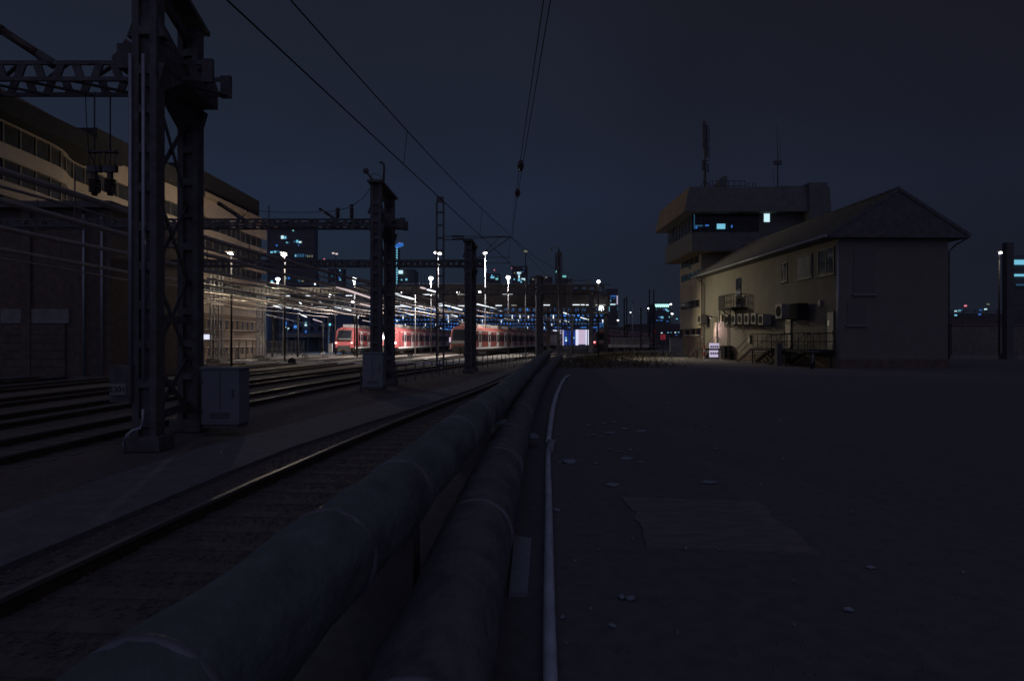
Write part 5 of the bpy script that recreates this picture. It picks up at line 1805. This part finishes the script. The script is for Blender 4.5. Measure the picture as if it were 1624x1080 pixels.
# gable windows, pane colour set to fade into the dark
gw = hb((0.9, -0.03, 4.4), (2.1, 0.02, 7.0), 'window', M['dim_pane'])
MB().box((0.8, -0.16, 4.28), (2.2, -0.0, 4.38)).build('sill', M['conc'], gw, local=True)
gw = hb((0.5, -0.03, 2.6), (1.6, 0.02, 3.9), 'window', M['dim_pane'])
MB().box((0.4, -0.16, 2.48), (1.7, -0.0, 2.58)).build('sill', M['conc'], gw, local=True)


def house_door(px0, px1, z0, z1, m='door', glass=False):
    ya, yb = wy(px1), wy(px0)
    d_ = hb((-0.05, ya, z0), (0.02, yb, z1), 'door', M[m])
    fr = MB().box((-0.09, ya - 0.08, z0), (0.0, ya, z1 + 0.08)).box((-0.09, yb, z0), (0.0, yb + 0.08, z1 + 0.08)).box((-0.09, ya, z1), (0.0, yb, z1 + 0.08))
    fr.build('frame', M['steel'], d_, local=True)
    MB().box((-0.12, ya + 0.08, z0 + 0.95), (-0.05, ya + 0.13, z0 + 1.15)).build('handle', M['galv'], d_, local=True)
    if glass:
        MB().box((-0.062, ya + 0.55, z1 - 0.8), (-0.05, ya + 0.68, z1 - 0.5)).build('door_pane', E['olive'], d_, local=True)
    return d_


house_door(1246, 1255.5, 1.1, 3.35)
house_door(1312, 1323.5, 1.1, 3.35, 'door', True)
house_door(1132.5, 1138, 0.95, 3.3, 'door')


# entrance stairs with railings
def stairs(label, px_door, ypl0, ypl1, run, zp, flip=1, depth=1.5):
    """platform from ypl0 to ypl1 along the wall, steps going down from ypl1 in +y (away)"""
    t = thing('metal_stairs', label, 'stairs', (HX, HY, 0), HA, 'entrance stairs at the house')
    MB().box((-depth, ypl0, zp - 0.16), (-0.08, ypl1, zp)).build('landing', M['dark_rail'], t, local=True)
    n = 6
    for k in range(n):
        z = zp - zp * (k + 1) / (n + 0.0) + 0.03
        if z < 0.06:
            continue
        ya = ypl1 + run * k / n
        MB().box((-depth, ya, z - 0.04), (-0.08, ya + run / n * 0.9, z)).build('step', M['dark_rail'], t, local=True)
    for xs_ in (-depth + 0.03,):
        MB().bar((xs_, ypl1, zp - 0.1), (xs_, ypl1 + run, 0.0), 0.05, 0.2).build('stringer', M['dark_rail'], t, local=True)
    MB().bar((-0.12, ypl1, zp - 0.1), (-0.12, ypl1 + run, 0.0), 0.05, 0.2).build('stringer', M['dark_rail'], t, local=True)
    for xx in (-depth + 0.03, -0.12):
        rp = [(xx, ypl0 + 0.02, zp), (xx, ypl0 + 0.02, zp + 1.0), (xx, ypl1, zp + 1.0), (xx, ypl1 + run, 1.0), (xx, ypl1 + run, 0.02)]
        MB().tube(rp, 0.025, 6).build('handrail', M['dark_rail'], t, local=True)
        MB().tube([(xx, ypl0 + 0.02, zp + 0.5), (xx, ypl1, zp + 0.5), (xx, ypl1 + run, 0.5)], 0.02, 6).build('mid_rail', M['dark_rail'], t, local=True)
        k = ypl0 + 0.8
        while k < ypl1 + 0.01:
            MB().tube([(xx, k, zp), (xx, k, zp + 1.0)], 0.02, 6).build('baluster', M['dark_rail'], t, local=True)
            k += 0.8
        if xx < -0.5:
            MB().tube([(xx, ypl0 + 0.05, zp + 1.0), (xx, ypl0 + 0.8, zp + 0.5)], 0.015, 6).build('brace', M['dark_rail'], t, local=True)
            MB().tube([(xx, ypl0 + 0.05, zp + 0.5), (xx, ypl0 + 0.8, zp)], 0.015, 6).build('brace', M['dark_rail'], t, local=True)
    for (xx, yy) in ((-depth + 0.1, ypl0 + 0.1), (-depth + 0.1, ypl1 - 0.1), (-0.2, ypl0 + 0.1)):
        MB().box((xx - 0.04, yy - 0.04, 0), (xx + 0.04, yy + 0.04, zp - 0.16)).build('leg', M['dark_rail'], t, local=True)
    return t


stairs('metal stairs with railing at the nearest door of the house', 1318, 0.4, 4.0, 2.6, 1.1)
stairs('metal stairs with railing at the middle door of the house', 1250, 6.0, 9.6, 2.8, 1.1)
stairs('small metal stairs at the farthest door by the signal tower', 1135, 20.2, 22.2, 2.4, 0.95, depth=1.7)

# escape balcony with ladder
bl = thing('escape_balcony', 'dark escape balcony with caged ladder on the house wall', 'balcony', (HX, HY, 0), HA)
bz = 4.3
MB().box((-1.25, 14.2, bz - 0.12), (-0.02, 17.4, bz)).build('floor', M['dark_rail'], bl, local=True)
for z in (bz + 0.5, bz + 1.05):
    MB().tube([(-0.05, 14.25, z), (-1.22, 14.25, z), (-1.22, 17.35, z), (-0.05, 17.35, z)], 0.025, 6).build('handrail', M['dark_rail'], bl, local=True)
MB().box((-1.235, 15.9, bz), (-1.215, 17.38, bz + 1.05)).build('panel', M['dark_rail'], bl, local=True)
k = 14.25
while k < 17.4:
    MB().box((-1.24, k - 0.02, bz), (-1.2, k + 0.02, bz + 1.05)).build('baluster', M['dark_rail'], bl, local=True)
    k += 0.31
for k in range(4):
    MB().box((-1.1 + k * 0.32, 14.23, bz), (-1.06 + k * 0.32, 14.27, bz + 1.05)).build('baluster', M['dark_rail'], bl, local=True)
for yy in (14.6, 16.9):
    MB().bar((-0.03, yy, bz - 1.0), (-1.1, yy, bz - 0.1), 0.07, 0.07).build('bracket', M['dark_rail'], bl, local=True)
for yy in (15.3, 15.75):
    MB().box((-1.02, yy - 0.025, 0), (-0.97, yy + 0.025, bz - 0.12)).build('ladder_rail', M['dark_rail'], bl, local=True)
z = 0.3
while z < bz - 0.2:
    MB().box((-1.01, 15.325, z), (-0.98, 15.725, z + 0.035)).build('rung', M['dark_rail'], bl, local=True)
    z += 0.32
for xx in (-1.18, -0.3):
    for yy in (16.0, 17.2):
        MB().box((xx - 0.03, yy - 0.03, 2.75), (xx + 0.03, yy + 0.03, bz - 0.12)).build('cage_bar', M['dark_rail'], bl, local=True)
for z in (2.75, 3.4, 4.0):
    MB().box((-1.2, 15.98, z), (-0.3, 16.02, z + 0.05)).build('cage_bar', M['dark_rail'], bl, local=True)


# air conditioners
def aircon(label, px, py, w_, h_, d_, grp, m='acgrey'):
    yy, z = wy(px), wz(px, py)
    t = thing('air_conditioner', label, 'air conditioner', (HX, HY, 0), HA, grp)
    xo = -0.25 - d_
    MB().box((xo, yy - w_ / 2, z), (-0.25, yy + w_ / 2, z + h_)).build('casing', M[m], t, local=True, bevel=0.015)
    MB().tube([(xo - 0.03, yy, z + h_ / 2), (xo - 0.002, yy, z + h_ / 2)], min(w_, h_) * 0.38, 16).build('fan_grille', M['black'], t, local=True)
    for s_ in (-0.35, 0.35):
        MB().bar((0.0, yy + s_ * w_, z - 0.05), (xo, yy + s_ * w_, z - 0.05), 0.05, 0.05).bar((0.0, yy + s_ * w_, z - 0.45), (xo + 0.1, yy + s_ * w_, z - 0.07), 0.04, 0.04).build('bracket', M['steel'], t, local=True)
    return t


ords = ['first', 'second', 'third', 'fourth', 'fifth', 'sixth']
for i, px in enumerate((1168.5, 1179.5, 1190.5, 1201.5, 1213.0, 1225.0)):
    aircon('%s air conditioner from the balcony ladder in the wall row' % ords[i], px, 514 if i < 5 else 515.5, 0.85, 0.78, 0.62, 'row of air conditioners on the house wall')
aircon('large air conditioner above the middle house door', 1258, 505, 1.0, 0.95, 0.75, 'large air conditioners by the house doors')
aircon('large dark sided air conditioner between the two house doors', 1281, 506, 1.1, 1.0, 0.7, 'large air conditioners by the house doors', 'black')
aircon('air conditioner on the far corner beside the signal tower', 1123, 513.5, 0.9, 0.85, 0.6, 'large air conditioners by the house doors')
# small wall boxes
for px, py, s_, lab in ((1146, 510, 0.5, 'small wall box right of the farthest door lamp'), (1190.5, 545, 0.55, 'small pale box low on the wall by the middle stairs'), (1303, 487, 0.35, 'tiny wall lamp box above the nearest house door')):
    yy, z = wy(px), wz(px, py)
    t = thing('wall_box', lab, 'box', (HX, HY, 0), HA, 'small boxes on the house wall')
    MB().box((-0.14, yy - s_ * 0.45, z), (-0.005, yy + s_ * 0.45, z + s_ * 1.2)).build('box', M['mull'], t, local=True)
    MB().box((-0.16, yy - s_ * 0.38, z + 0.05), (-0.142, yy + s_ * 0.38, z + s_ * 1.1)).build('cover', M['door'], t, local=True)
# wall lamps at the farthest door
yy = wy(1136)
wl = thing('wall_lamp', 'small wall lamp casting pinkish light by the farthest door', 'wall lamp', (HX, HY, 0), HA)
MB().tube([(0, yy, 3.75), (-0.5, yy, 3.8)], 0.03, 6).build('arm', M['steel'], wl, local=True)
MB().tube([(-0.55, yy, 3.85), (-0.55, yy, 3.70)], [0.12, 0.16], 12).build('lamp_shade', M['steel'], wl, local=True)
MB().ball((-0.55, yy, 3.69), 0.07, 8, 5).build('bulb', E['pinkroom'], wl, local=True)
ld = bpy.data.lights.new('lamp_light', 'SPOT')
ld.energy = 230
ld.color = (1.0, 0.60, 0.68)
ld.spot_size = R(165)
ld.spot_blend = 0.9
ld.shadow_soft_size = 0.1
lo_ = bpy.data.objects.new('lamp_light', ld)
col.objects.link(lo_)
lo_.parent = wl
lo_.location = (-0.85, yy - 0.35, 3.45)
lo_.rotation_euler = (R(-16), R(-4), 0)

# board with eight dark round openings, cabinets beside it
t = thing('vent_board', 'glowing white board with eight dark ovals before the house corner', 'light board', (17.95, 60.6, 0), 0)
MB().box((17.55, 60.6, 0.16), (18.38, 60.75, 1.42)).build('panel', E['lav'], t)  # panel glows through its own material
for r_ in range(2):
    for c in range(4):
        x, z = 17.67 + c * 0.195, 0.50 + r_ * 0.60
        MB().tube([(x, 60.56, z), (x, 60.598, z)], 0.085, 12).build('dark_opening', M['black'], t)
        t.children[-1].scale = (1, 1, 1)
for x in (17.62, 18.3):
    MB().box((x - 0.04, 60.62, 0), (x + 0.04, 60.72, 0.16)).build('leg', M['steel'], t)
t = thing('tan_cabinet', 'tan cabinet right of the glowing white board', 'cabinet', (18.6, 60.4, 0), 0)
MB().box((18.40, 60.0, 0), (18.62, 60.8, 1.35)).build('body', M['door'], t)
MB().box((18.42, 59.98, 0.1), (18.60, 59.999, 1.25)).build('door', M['door'], t)
t = thing('dark_bin', 'dark bin right of the tan cabinet at the house wall', 'bin', (18.4, 57.5, 0), 0)
MB().box((17.75, 57.0, 0.12), (18.35, 58.1, 1.1)).build('body', M['black'], t)
MB().box((17.70, 56.95, 1.1), (18.40, 58.15, 1.2)).build('lid', M['black'], t)
for x in (17.85, 18.25):
    MB().tube([(x - 0.04, 57.2, 0.1), (x + 0.04, 57.2, 0.1)], 0.1, 10).build('wheel', M['black'], t)
for px, Y, h_, w_, lab in ((1117.5, 59.5, 1.2, 0.12, 'slim reddish white marker post left of the glowing board'),):
    x = at(px, 540, Y).x
    t = thing('marker_post', lab, 'post', (x, Y, 0), 0)
    for k in range(4):
        MB().box((x - w_ / 2, Y, 0.3 * k), (x + w_ / 2, Y + w_, 0.3 * k + 0.3)).build('band', M['white'] if k % 2 == 0 else M['redsign'], t)
x = at(1235, 540, 44.5).x
t = thing('stone_post', 'thick dark stone post before the middle stairs', 'post', (x, 44.5, 0), 0)
MB().box((x - 0.19, 44.3, 0), (x + 0.19, 44.7, 1.42)).build('shaft', M['conc_dark'], t, bevel=0.02)
MB().prism([(x - 0.2, 1.42), (x + 0.2, 1.42), (x, 1.52)], 'y', 44.28, 44.72).build('post_cap', M['conc_dark'], t)
bicycle('bicycle leaning in the dark before the nearest house stairs', 17.45, 39.6, 0, R(60), 'bicycle by the house')

# ------------------------------------------------------------------ signal tower
TW = thing('signal_tower', 'tall signal box tower with overhanging glazed cabin and wide roof', 'tower', (23, 69, 0), 0)
TX0, TX1, TY0, TY1 = 18.25, 28.6, 65.9, 74.2
MB().box((TX0 + 0.25, TY0, 0), (TX1, TY1, 2.85)).build('base_wall', M['brick'], TW)
MB().box((TX0, TY0 - 0.0, 2.85), (TX1, TY1, 10.0)).build('wall', M['white_pl'], TW)


def tband(z0, z1, yl, name='window'):
    for (a, b) in yl:
        o_ = MB().box((TX0 - 0.03, a, z0), (TX0 + 0.05, b, z1)).build(name, M['glass'], TW)
        MB().box((TX0 - 0.05, a - 0.05, z0 - 0.08), (TX0 - 0.005, b + 0.05, z0 - 0.02)).build('sill', M['conc'], o_)
        fr = MB().box((TX0 - 0.05, a, z0), (TX0 - 0.028, a + 0.06, z1)).box((TX0 - 0.05, b - 0.06, z0), (TX0 - 0.028, b, z1))
        fr.build('frame', M['mull'], o_)


tband(9.3, 10.0, [(66.6, 68.2), (68.4, 70.0), (70.2, 71.8), (72.0, 73.6)])
tband(7.9, 8.55, [(66.4, 67.9), (68.1, 69.6), (69.8, 71.3), (71.5, 73.6)])
tband(4.95, 5.65, [(66.4, 67.9), (68.1, 69.6), (69.8, 71.3), (71.5, 73.6)])
tband(8.75 + 0.35, 9.1, [])
MB().box((TX0 - 0.03, 69.5, 8.95), (TX0 + 0.04, 70.3, 9.2)).build('window', M['glass'], TW)
for (a, b) in ((67.0, 68.3), (69.0, 70.3), (71.2, 72.6)):
    o_ = MB().box((TX0 + 0.2, a, 2.25), (TX0 + 0.28, b, 2.75)).build('window', M['glass'], TW)
    MB().box((TX0 + 0.05, a - 0.05, 2.15), (TX0 + 0.24, b + 0.05, 2.23)).build('sill', M['white'], o_)
# cabin
CX0, CX1, CY0, CY1 = 16.75, 28.9, 63.6, 74.6
MB().box((CX0, CY0, 10.0), (CX1, CY1, 11.75)).build('cabin_apron', M['fascia_grey'], TW)
MB().box((CX0 + 0.05, CY0 + 0.05, 9.96), (CX1 - 0.05, CY1 - 0.05, 9.998)).build('soffit', M['fascia'], TW)  # brown tone carries the light on the underside
MB().box((CX0 + 0.5, CY0 + 0.6, 11.75), (CX1 - 0.2, CY1 - 0.3, 13.5)).build('cabin_core', M['black'], TW)
# glazing: front faces the camera, left faces the yard
k = 0
x = CX0 + 0.05
while x < 23.0:
    w_ = 0.78
    lit = None
    MB().box((x, CY0 + 0.12, 11.8), (x + w_, CY0 + 0.16, 13.45)).build('window', M['glass'], TW)
    MB().box((x - 0.06, CY0 + 0.06, 11.75), (x, CY0 + 0.2, 13.5)).build('mullion', M['steel'], TW)
    x += w_ + 0.06
y = CY0 + 0.2
while y < CY1 - 0.9:
    MB().box((CX0 + 0.12, y, 11.8), (CX0 + 0.16, y + 1.2, 13.45)).build('window', M['glass2'], TW)
    MB().box((CX0 + 0.06, y - 0.08, 11.75), (CX0 + 0.2, y - 0.003, 13.5)).build('mullion', M['mull'], TW)
    y += 1.28
MB().box((23.0, CY0 + 0.05, 11.75), (CX1, CY0 + 0.55, 13.5)).build('cabin_wall', M['fascia_grey'], TW)
# lit windows


def tlit(x0, y0, x1, y1, e):
    a, b = at(x0, y1, CY0 - 0.0), at(x1, y0, CY0 - 0.0)
    return MB().box((a.x, CY0 + 0.02, a.z), (b.x, CY0 + 0.11, b.z)).build('lit_window', E[e], TW)


tlit(1137.5, 355, 1144, 363, 'cyan')
tlit(1144.4, 355, 1150.5, 363, 'cyan')
tlit(1119, 356.5, 1124.5, 358.6, 'blue')
tlit(1101, 340, 1102, 363, 'dim')
tlit(1103, 357, 1115, 359, 'dim')
tlit(1103.5, 359.2, 1106, 362.5, 'blue')
tlit(1160, 357, 1162, 361, 'blue')
lw = tlit(1212, 338.5, 1221, 352, 'cyanw')
# roof box with flared side, coloured browner to carry the lamp light
rz0, rz1 = 13.45, 15.75
q = MB()
q.add([(15.75, 62.4, rz0), (29.2, 62.4, rz0), (29.2, 75.2, rz0), (15.75, 75.2, rz0), (16.3, 62.7, rz1), (29.2, 62.7, rz1), (29.2, 75.0, rz1), (16.3, 75.0, rz1)],
      [(0, 3, 2, 1), (4, 5, 6, 7), (0, 1, 5, 4), (1, 2, 6, 5), (2, 3, 7, 6)])
q.build('roof', M['fascia_grey'], TW)
q = MB()
q.add([(15.75, 62.4, rz0), (15.75, 75.2, rz0), (16.3, 75.0, rz1), (16.3, 62.7, rz1), (15.73, 62.4, rz0), (15.73, 75.2, rz0), (16.27, 75.0, rz1), (16.27, 62.7, rz1)],
      [(3, 2, 1, 0), (4, 5, 6, 7), (0, 1, 5, 4), (1, 2, 6, 5), (2, 3, 7, 6), (3, 0, 4, 7)])
q.build('roof_side', M['fascia'], TW)
MB().box((27.1, 62.2, 11.2), (28.75, 70, 16.05)).build('stair_block', M['fascia_grey'], TW)
MB().box((24.5, 63.5, 15.75), (27.05, 70, 16.02)).build('roof_step', M['fascia_grey'], TW)
# roof railing, hood, masts
for z in (16.15, 16.6):
    MB().tube([at(1125, 540, 64) * 1 + Vector((0, 0, z - CAMZ)), at(1182, 540, 64) + Vector((0, 0, z - CAMZ))], 0.03, 6).build('roof_rail', M['steel'], TW)
for px in (1125, 1130, 1156, 1165, 1173, 1182, 1187, 1194, 1199):
    x = at(px, 540, 64).x
    MB().box((x - 0.03, 63.97, 15.75), (x + 0.03, 64.03, 16.6 if px < 1185 else 16.45)).build('roof_post', M['steel'], TW)
q = MB()
x0, x1 = at(1135.5, 540, 65).x, at(1151, 540, 65).x
q.prism([(x0, 15.75), (x1, 15.75), (x1, 17.15), (x1 - 0.45, 17.15), (x0 + 0.15, 16.7)], 'y', 64.5, 66)
q.build('roof_hood', M['fascia_grey'], TW)
am = thing('antenna_mast', 'thick antenna mast with panel aerials on the tower roof', 'antenna', (at(1118, 540, 64.5).x, 64.5, 15.75), 0, 'antennas on the signal tower')
ax_ = at(1118, 540, 64.5).x
MB().tube([(ax_, 64.5, 15.75), (ax_, 64.5, 22.3)], 0.13, 10).build('pole', M['steel'], am)
for s_ in (-1, 1):
    MB().tube([(ax_ + s_ * 0.65, 64.5, 15.75), (ax_ + s_ * 0.05, 64.5, 16.8)], 0.05, 6).build('stay', M['steel'], am)
MB().tube([(ax_, 63.9, 15.75), (ax_, 64.45, 16.8)], 0.05, 6).build('stay', M['steel'], am)
for (dx, z0, z1) in ((-0.18, 19.8, 22.2), (0.18, 20.3, 21.9), (0.2, 18.9, 20.15), (-0.24, 17.7, 18.6), (0.26, 17.5, 18.3)):
    MB().box((ax_ + dx - 0.08, 64.3, z0), (ax_ + dx + 0.08, 64.45, z1)).build('panel_aerial', M['steel'], am)
for z0, z1 in ((20.3, 21.7), (18.6, 20.0)):
    MB().tube([(ax_, 64.5, z0), (ax_ + 0.38, 64.5, z0), (ax_ + 0.42, 64.5, z0 + 0.1), (ax_ + 0.42, 64.5, z1 - 0.1), (ax_ + 0.38, 64.5, z1), (ax_, 64.5, z1)], 0.035, 6).build('dipole', M['steel'], am)
for dx in (-0.12, 0.12):
    MB().tube([(ax_ + dx, 64.5, 22.0), (ax_ + dx, 64.5, 22.6)], 0.02, 5).build('spike', M['steel'], am)
ax2 = at(1233.5, 540, 65).x
am2 = thing('whip_antenna', 'thin whip antenna with a small box on the tower roof', 'antenna', (ax2, 65, 15.75), 0, 'antennas on the signal tower')
MB().tube([(ax2, 65, 15.75), (ax2, 65, 19.6), (ax2 - 0.1, 65, 22.2)], [0.06, 0.05, 0.02], 8).build('pole', M['steel'], am2)
MB().box((ax2 - 0.36, 64.9, 18.35), (ax2 + 0.36, 65.1, 18.75)).build('box', M['steel'], am2)
MB().tube([(ax2, 65, 18.95), (ax2 + 0.22, 65, 19.0), (ax2 + 0.22, 65, 21.3)], 0.025, 6).build('side_whip', M['steel'], am2)
MB().tube([(ax2, 65, 17.2), (ax2 - 0.42, 65, 17.1), (ax2 - 0.42, 65, 16.5), (ax2 - 0.42, 65, 17.9)], 0.02, 6).build('side_whip', M['steel'], am2)

# ------------------------------------------------------------------ things between the tower and the tracks
t = thing('low_wall', 'low dim wall beside the base of the signal tower', 'wall', (at(1060, 545, 95).x, 95, 0), 0)
MB().box((at(1063, 540, 95).x, 95, -0.2), (at(1086, 540, 95).x, 95.4, 2.0)).build('wall_panel', M['conc'], t)
MB().box((at(1062.5, 540, 95).x, 94.9, 2.0), (at(1086.5, 540, 95).x, 95.5, 2.12)).build('coping', M['conc_dark'], t)
t = thing('flat_wagon', 'low pale wagon standing on the far right hand tracks', 'wagon', (at(1010, 545, 112).x, 112, 0), 0)
a, b = at(968, 540, 112), at(1030, 540, 112)
MB().box((a.x, 112, 0.5), (b.x, 114.5, 1.0)).build('deck', M['conc'], t)
MB().box((a.x, 112.1, 1.05), (b.x, 112.2, 1.9)).build('side_board', M['conc_dark'], t)
MB().box((a.x, 111.95, 1.9), (b.x, 112.25, 2.05)).build('side_rail', M['conc'], t)
x = a.x + 0.4
while x < b.x:
    MB().box((x, 112.02, 1.0), (x + 0.12, 112.09, 1.9)).build('stanchion', M['steel'], t)
    x += 1.2
for x in (a.x + 1, a.x + 2.6, b.x - 2.6, b.x - 1):
    MB().tube([(x, 112.2, 0.1), (x, 112.35, 0.1)], 0.42, 12).build('wheel', M['under'], t)
t = thing('letter_sign', 'small red lit sign with a dark letter before the signal tower', 'sign', at(1050, 545, 80), 0)
a, b = at(1048, 538.5, 80), at(1055.5, 530.5, 80)
MB().box((a.x, 80, a.z), (b.x, 80.08, b.z)).build('plate', E['sign_dark'], t)
text_mesh('L', 0.62, ((a.x + b.x) / 2 + 0.02, 79.985, (a.z + b.z) / 2), M['black'], t, extrude=0.008)
MB().box(((a.x + b.x) / 2 - 0.05, 80.02, -0.1), ((a.x + b.x) / 2 + 0.05, 80.07, a.z)).build('post', M['steel'], t)
t = thing('red_marker', 'dim red plate on a post left of the lettered sign', 'sign', at(1040, 545, 84), 0)
a, b = at(1038, 528, 84), at(1041, 522.5, 84)
MB().box((a.x, 84, a.z), (b.x, 84.05, b.z)).build('plate', M['redsign'], t)
MB().box(((a.x + b.x) / 2 - 0.04, 84.06, -0.1), ((a.x + b.x) / 2 + 0.04, 84.1, b.z)).build('post', M['steel'], t)
# brush and weeds along the tracks and at the edge of the dirt yard
q = MB()
rr = random.Random(21)
for _ in range(5200):
    Y = rr.uniform(40, 92)
    c = lerp_poly([(40, 2.6), (60, 5.2), (76, 9.5), (92, 15)], Y)
    x = c + rr.gauss(0.8, 1.3) + (rr.random() ** 2) * 6
    h = rr.uniform(0.08, 0.42) * (0.6 + 0.6 * math.sin(Y * 0.7 + x) ** 2)
    a = rr.uniform(0, math.pi)
    dx, dy = math.cos(a) * 0.045, math.sin(a) * 0.045
    lx, ly = rr.gauss(0, 0.18), rr.gauss(0, 0.18)
    q.add([(x - dx, Y - dy, -0.1), (x + dx, Y + dy, -0.1), (x + lx, Y + ly, h)], [(0, 1, 2)])
tag(q.build('dry_weeds', M['grass']), 'dry weeds growing along the edge of the dirt yard', 'weeds', kind='stuff')

# right edge: dark post, fence, wall with lit terrace behind
x = at(1600, 540, 60).x
t = thing('tall_post', 'thick dark post beside the lone lamp at the right edge', 'post', (x, 60, 0), 0)
MB().box((x - 0.3, 59.8, 0), (x + 0.3, 60.4, CAMZ + (540 - 385) / F * 60)).build('shaft', M['steel'], t)
MB().box((x - 0.45, 59.6, 0), (x + 0.45, 60.6, 0.5)).build('footing', M['conc_dark'], t)
t = thing('boundary_wall', 'long low dark wall at the right edge behind the house', 'wall', (at(1570, 540, 75).x, 75, 0), 0)
MB().box((at(1510, 540, 75).x, 75, 0), (at(1700, 540, 75).x, 75.4, 3.3)).build('wall_panel', M['conc_dark'], t)
MB().box((at(1509, 540, 75).x, 74.9, 3.3), (at(1701, 540, 75).x, 75.5, 3.42)).build('coping', M['conc_dark'], t)
t = thing('terrace_fence', 'thin dark fence before tiny lights right of the house', 'fence', (at(1550, 540, 90).x, 90, 3.4), 0)
for z in (4.0, 4.8, 5.6):
    MB().tube([(at(1508, 540, 90).x, 90, z), (at(1640, 540, 90).x, 90, z)], 0.04, 5).build('rail', M['steel'], t)
for px in range(1510, 1640, 18):
    x = at(px, 540, 90).x
    MB().box((x - 0.06, 89.95, 0), (x + 0.06, 90.05, 5.7)).build('post', M['steel'], t)
t = thing('road_embankment', 'reddish lit roadside strip behind the thin fence', 'embankment', (at(1550, 540, 110).x, 110, 3.5), 0)
MB().box((at(1505, 540, 110).x, 110, 0), (at(1590, 540, 110).x, 118, 4.3)).build('bank', M['brick'], t)
MB().box((at(1505, 540, 110).x, 110.5, 4.3), (at(1590, 540, 110).x, 110.8, 4.9)).build('barrier', M['brick'], t)
for px, py, e, lab in ((1516.5, 493, 'cyanw', 'leftmost upper light behind the thin fence'), (1516.5, 500, 'cyan', 'leftmost lower light behind the thin fence'), (1522.5, 492.5, 'cyan', 'second upper light behind the thin fence'), (1527, 492, 'dim', 'third faint light behind the thin fence'),
                       (1532, 485, 'reddot', 'tiny reddish light above the thin fence'), (1556, 492, 'blue', 'blue light left of the bright pair behind the fence'), (1564, 490.5, 'cyanw', 'brightest light behind the thin fence'), (1554.5, 498.5, 'blue', 'low blue light behind the thin fence'), (1568, 482.5, 'olive', 'small pale light high at the slim lamp behind fence')):
    q = at(px, py, 130)
    t = thing('distant_lamp', lab, 'lamp', (q.x, 130, 0), 0, 'tiny lights behind the right hand fence')
    MB().box((q.x - 0.2, 130, q.z - 0.14), (q.x + 0.2, 130.2, q.z + 0.14)).build('lamp_head', E[e], t)
    MB().tube([(q.x, 130.3, 0), (q.x, 130.3, q.z + .1)], 0.05, 5).build('pole', M['steel'], t)

# ------------------------------------------------------------------ litter on the dirt
LIT = [(903, 733, 28, 12, 'large flat pale scrap right beside the pale conduit'), (992, 681, 14, 6, 'small squarish scrap in the middle of the dirt'), (1017, 684, 16, 8, 'crumpled scrap right of the squarish one'),
       (966, 687, 20, 5, 'long thin scrap left of the squarish one'), (993, 728, 22, 5, 'folded strip of paper behind the slab'), (971, 770, 22, 7, 'flat pale scrap left before the slab'),
       (1124, 766, 32, 6, 'long pale scrap behind the slab on the right'), (986, 949, 12, 12, 'left crumpled scrap in front of the slab'), (1000, 951, 16, 11, 'right crumpled scrap in front of the slab'),
       (893, 981, 10, 8, 'small scrap lower right of the conduit'), (971, 995, 14, 5, 'thin scrap nearest the camera on the dirt'), (883, 810, 12, 9, 'small scrap touching the conduit'),
       (1381, 902, 16, 4, 'lone thin straw on the right dirt'), (1346, 970, 20, 4, 'lone thin straw low on the right')]
SMALL = [(934, 675), (958, 672), (974, 670), (932, 691), (942, 690), (952, 694), (969, 714), (982, 717), (999, 714), (1014, 716), (1016, 734), (888, 734), (944, 736), (1096, 684), (1117, 678), (1238, 668), (1134, 713), (1243, 729),
         (915, 600), (1060, 640), (1003, 857), (1088, 872), (1140, 874), (948, 873), (912, 892), (936, 968), (1259, 924), (1352, 814), (1528, 910), (899, 1023), (1075, 1006), (1260, 994), (880, 700), (884, 690), (1206, 770)]


def scrap(px, py, w, h, label, grp):
    Y = CAMZ * F / (py - 540)
    c = at(px, py, Y)
    sx = w / F * Y / 2
    sy = max(0.02, h / F * Y * Y / 1.65 * 0.35)
    sy = min(sy, sx * 1.6)
    n = 7
    rr_ = random.Random(px * 7 + py)
    vs = []
    for k in range(n):
        a = 2 * math.pi * k / n
        f_ = rr_.uniform(0.7, 1.1)
        vs.append((c.x + sx * math.cos(a) * f_, c.y + sy * math.sin(a) * f_, 0.010 + rr_.uniform(0, 0.014)))
    top = [(c.x + sx * rr_.uniform(-.4, .4), c.y, 0.020 + rr_.uniform(0, 0.012))]
    bot = [(x, y, z - 0.008) for (x, y, z) in vs]
    mb = MB()
    fs = [(k, (k + 1) % n, n) for k in range(n)] + [(n + 1 + k, n + 1 + (k + 1) % n, (k + 1) % n, k) for k in range(n)] + [tuple(n + 1 + k for k in range(n))[::-1]]
    mb.add(vs + top + bot, fs)
    return tag(mb.build('paper_scrap', M['paper']), label, 'litter', grp)


for px, py, w, h, lab in LIT:
    scrap(px, py, w, h, lab, 'scraps of litter on the dirt')
for px, py in SMALL:
    scrap(px, py, 7 if py < 760 else 4.5, 3, 'tiny pale scrap of litter lying on the dark dirt', 'tiny scraps of litter')
for px, py, lab in ((795, 668, 'pale rag lying between the two fat pipes'), (843, 690, 'small pale sliver between lower pipe and conduit')):
    Y = 9.5 if px < 800 else 10.6
    c = at(px, py, Y)
    tag(MB().prism([(c.x - 0.10, Y - 0.2), (c.x + 0.11, Y - 0.16), (c.x + 0.06, Y + 0.25), (c.x - 0.12, Y + 0.2)], 'z', max(0.0, c.z - 0.02), max(0.02, c.z)).build('rag', M['paper']), lab, 'rag')
